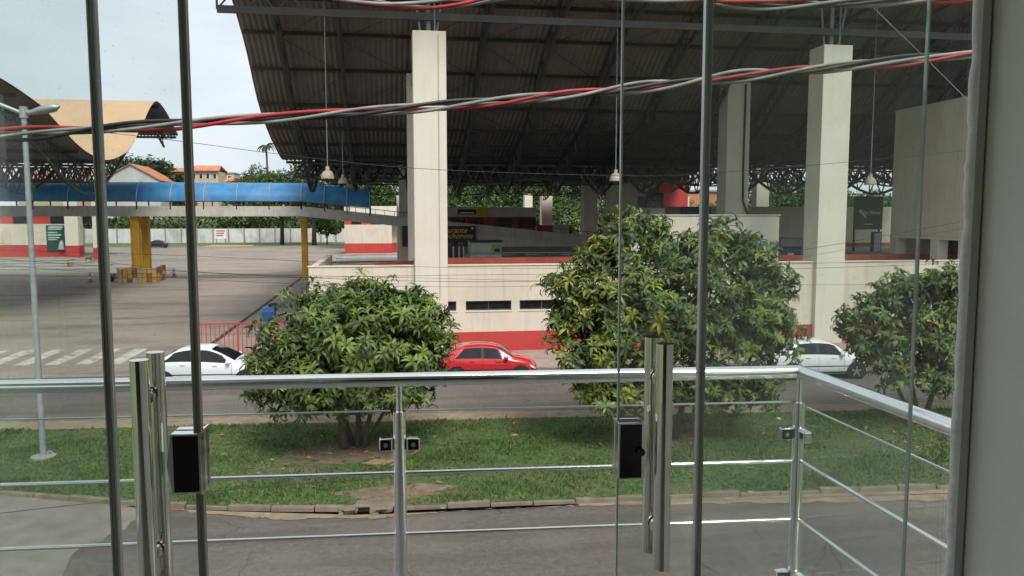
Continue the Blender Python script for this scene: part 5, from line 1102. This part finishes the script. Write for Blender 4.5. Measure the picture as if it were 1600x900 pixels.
tag(MB().hbox(WX, WX + .25, -3.6, 1.772, FL - .2, FL + 2.749).build('wall_right', M_PLASTER), kind='structure')
tag(MB().hbox(-3.2, WX, 1.7, 1.95, FL + 2.62, FL + 2.75).build('wall_front', M_PLASTER), kind='structure')
tag(MB().hbox(-3.4, 1.9, 1.865, 3.2, FL - .22, FL - .02).build('balcony_slab', M_FLOOR), kind='structure')
tag(MB().hbox(-3.4, 3.0, 1.5, 1.86, -.05, FL - .205).build('house_front', M_PLASTER), kind='structure')

dY, fY = 1.75, 1.81
def pull(parent, x, m=M_CHROMEB, up=0.0):
    h = MB(); z0, z1 = 5.387 + up, 5.9 + up
    h.tube([H(x, dY - .048, z0), H(x, dY - .048, z1)], .019, 24); a = h.build('pull_bar', m, parent, smooth='auto')
    h = MB(); h.tube([H(x, dY + .048, z0), H(x, dY + .048, z1)], .019, 24); b = h.build('pull_bar', m, parent, smooth='auto')
    for z in (z0 + .085, z1 - .085):
        MB().tube([H(x, dY - .048, z), H(x, dY + .048, z)], .0085, 14).build('standoff', m, a, smooth='auto')
        for s_ in (-1, 1): MB().tube([H(x, dY + s_ * .006, z), H(x, dY + s_ * .013, z)], .017, 18).build('washer', M_CHROME, a, smooth='auto')
def lock(parent, x0, x1, z0, z1, flip):
    c = .017; mb = MB()
    for ya, yb in ((dY - .034, dY - .0055), (dY + .0055, dY + .03)):
        if flip: P = [(x0, z0), (x1 - c * .6, z0), (x1, (z0 + z1) / 2), (x1 - c * .6, z1), (x0, z1)]
        else: P = [(x0 + c * .6, z0), (x1, z0), (x1, z1), (x0 + c * .6, z1), (x0, (z0 + z1) / 2)]
        n = len(P); b = len(mb.v); mb.v += [tuple(H(p[0], ya, p[1])) for p in P] + [tuple(H(p[0], yb, p[1])) for p in P]; mb.f.append(tuple(b + i for i in range(n))); mb.f.append(tuple(b + n + i for i in reversed(range(n)))); mb.mi += [0, 0]
        for i in range(n): j = (i + 1) % n; mb.f.append((b + i, b + n + i, b + n + j, b + j)); mb.mi.append(0)
    lk = mb.build('lock', M_CHROME, parent, bevel=.002)
    i_ = .004; P0, P1 = x0 + i_ + (0 if flip else c * .7), x1 - i_ - (c * .7 if flip else 0); MB().hbox(P0, P1, dY - .0362, dY - .0343, z0 + i_, z1 - i_).build('face_plate', M_BLACKG, lk, bevel=.001)
    if flip: MB().tube([H(x1 - .02, dY - .0375, (z0 + z1) / 2), H(x1 - .02, dY - .045, (z0 + z1) / 2)], .0095, 18).build('key_cylinder', M_BLACKG, lk, smooth='auto')
    return lk
zlo, zhi = FL + .01, FL + 2.61
def post(parent, x, y, wd=.03, dp=.035, name='edge_profile', light=True, side=1):
    p = MB().hbox(x - wd / 2, x + wd / 2, y - dp / 2, y + dp / 2, zlo, zhi).build(name, M_ALU, parent, bevel=.002)
    MB().hbox(x - wd * .12, x - wd * .02, y - dp / 2 - .0035, y - dp / 2 - .0005, zlo, zhi).build('ridge', M_ALU, p)
    if light: MB().hbox(*((x + wd / 2 + .0005, x + wd / 2 + .005) if side > 0 else (x - wd / 2 - .005, x - wd / 2 - .0005)), y - dp / 2 + .002, y + dp / 2, zlo, zhi).build('brush_seal', M_ALUL, p)
xF2 = -.512; d1 = thing('sliding_door', 'left sliding glass door leaf with steel pull bars and black lock', 'door', (0, 0, 0))
MB().hbox(-1.5, xF2 - .009, dY - .005, dY + .005, zlo, zhi).build('glass_pane', M_GLASS, d1); post(d1, xF2, dY, .017, .018, light=False)
pull(d1, -.612); lock(d1, -.572, -.499, 5.607, 5.737, False)
MB().hbox(-.503, -.499, dY - .037, dY + .033, 5.605, 5.74).build('strike_plate', M_CHROME, d1)
xE = .408; d2 = thing('sliding_door', 'right sliding glass door leaf with steel pull bars and black lock', 'door', (0, 0, 0))
MB().hbox(xE + .0045, 1.108, dY - .005, dY + .005, zlo, zhi).build('glass_pane', M_GLASS, d2)
for x in (xE, 1.1085): MB().hbox(x, x + .004, dY - .0052, dY + .0052, zlo, zhi).build('glass_edge', M_GEDGE, d2)
pull(d2, .502, up=.017); lock(d2, .404, .473, 5.607, 5.737, True)
f1 = thing('fixed_pane', 'fixed glass pane at far left behind the dark aluminium post', 'glass panel')
MB().hbox(-3.1, -.7255, fY - .004, fY + .004, zlo, zhi).build('glass_pane', M_GLASS, f1); post(f1, -.718, fY, .013, .018, side=1)
f2 = thing('fixed_pane', 'fixed glass pane right of the grey aluminium post with dusty glass', 'glass panel')
MB().hbox(.6305, 1.3, fY - .004, fY + .004, zlo, zhi).build('glass_pane', M_GLASS2, f2); post(f2, .624, fY, .012, .02, side=-1)
jb = thing('door_jamb', 'grey aluminium jamb with ragged white sealant at the right wall', 'door frame')
MB().hbox(1.2395, 1.262, fY - .06, fY - .035, zlo - .005, zhi).build('jamb_profile', mat('jamb_grey', (0.45, 0.46, 0.45), .45, .3, var=.06, scale=5), jb, bevel=.002)
mb = MB(); rows = []; rr_ = random.Random(4)
for k in range(120):
    z = zlo + (zhi - zlo) * k / 119; e = 1.2265 + .0035 * math.sin(k * .7) * rr_.random() + rr_.uniform(-.0016, .0016); rows.append([H(1.239, fY - .036, z), H(e + .003, fY - .04, z), H(e, fY - .05, z), H(e + .003, fY - .061, z), H(1.239, fY - .0625, z)])
mb.grid(rows).build('sealant', M_CAULK, jb, smooth=True)
MB().hbox(1.2625, 1.268, fY - .05, fY - .036, zlo, zhi).build('dark_joint', M_RUBBER, jb)

# balcony railing
RY = 3.05; rl = thing('balcony_railing', 'polished steel balcony railing with glass panels turning back at right', 'railing')
xc = 1.47; ZH = 5.57
side_end = (1.545, 1.9)
def sidep(t, z): return H(xc + (side_end[0] - xc) * t, RY + (side_end[1] - RY) * t, z)
MB().tube([H(-3.3, RY, ZH), H(xc + .0, RY, ZH)], .0265, 24).build('handrail', M_CHROME, rl, smooth='auto'); MB().tube([H(xc - .012, RY + .002, ZH), sidep(1, ZH)], .0262, 24).build('handrail', M_CHROME, rl, smooth='auto')
for z in (5.202, 4.957, 4.71):
    MB().tube([H(-3.3, RY, z), H(xc, RY, z)], .008, 12).build('rail', M_CHROME, rl, smooth='auto'); MB().tube([H(xc, RY, z), sidep(1, z)], .008, 12).build('rail', M_CHROME, rl, smooth='auto')
def rpost(P, clampdirs):
    p = MB().tube([P(FL - .02), P(5.445)], .0245, 24).build('post', M_CHROME, rl, smooth='auto'); MB().tube([P(5.44), P(ZH - .02)], .0125, 16).build('post_neck', M_CHROME, p, smooth='auto')
    for dv in clampdirs:
        for z in (5.318, 4.72):
            a = P(z) + dv * .026 + Vector((0, 0, 0)); mb = MB(); u = dv * .052; n_ = Vector((-dv.y, dv.x, 0)) * .017; q = Vector((0, 0, .026)); k = Vector((0, 0, .003))
            mb.hexa([a - n_ - q, a + u - n_ - q + k, a + u + n_ - q + k, a + n_ - q, a - n_ + q, a + u - n_ + q - k, a + u + n_ + q - k, a + n_ + q]); c = mb.build('glass_clamp', M_CHROME, rl, bevel=.006)
            sgn = -1 if (n_.dot(hy) > 0) else 1; f_ = n_ * sgn * 1.02
            if abs(dv.dot(hx)) > .7:
                b0 = a + u * .12 + f_; b1 = a + u * .9 + f_; qq = q * .8; MB().hexa([b0 - qq, b1 - qq, b1 - qq + f_ * .06, b0 - qq + f_ * .06, b0 + qq, b1 + qq, b1 + qq + f_ * .06, b0 + qq + f_ * .06]).build('clamp_pad', M_BLACKG, c)
                cc = (b0 + b1) / 2; MB().tube([cc + f_ * .05, cc + f_ * .2], .009, 14).build('screw', M_CHROMEB, c, smooth='auto')
rpost(lambda z: H(-.142, RY, z), (hx, -hx)); rpost(lambda z: H(xc - .012, RY, z), (-hx, (sidep(1, 0) - sidep(0, 0)).normalized())); rpost(lambda z: H(-1.75, RY, z), (hx, -hx)); rpost(lambda z: sidep(.82, z), ((sidep(0, 0) - sidep(1, 0)).normalized(),))
def pane(a, b, z0, z1):
    n_ = (b - a).normalized().cross(Vector((0, 0, 1))) * .004; p = MB().hexa([a - n_ + Vector((0, 0, z0)), b - n_ + Vector((0, 0, z0)), b + n_ + Vector((0, 0, z0)), a + n_ + Vector((0, 0, z0)), a - n_ + Vector((0, 0, z1)), b - n_ + Vector((0, 0, z1)), b + n_ + Vector((0, 0, z1)), a + n_ + Vector((0, 0, z1))]).build('glass_panel', M_RAILGLASS, rl)
    e = Vector((0, 0, z1 + .003)); MB().beam(a + e, b + e, .0085, .005).build('panel_edge', M_GEDGE, p)
e_ = .034
pane(H(-1.75 + e_, RY, 0), H(-.142 - e_, RY, 0), FL + .08, 5.445); pane(H(-.142 + e_, RY, 0), H(xc - .012 - e_, RY, 0), FL + .08, 5.445); pane(H(-3.3, RY, 0), H(-1.75 - e_, RY, 0), FL + .08, 5.445); pane(sidep(.035, 0), sidep(.78, 0), FL + .08, 5.43)
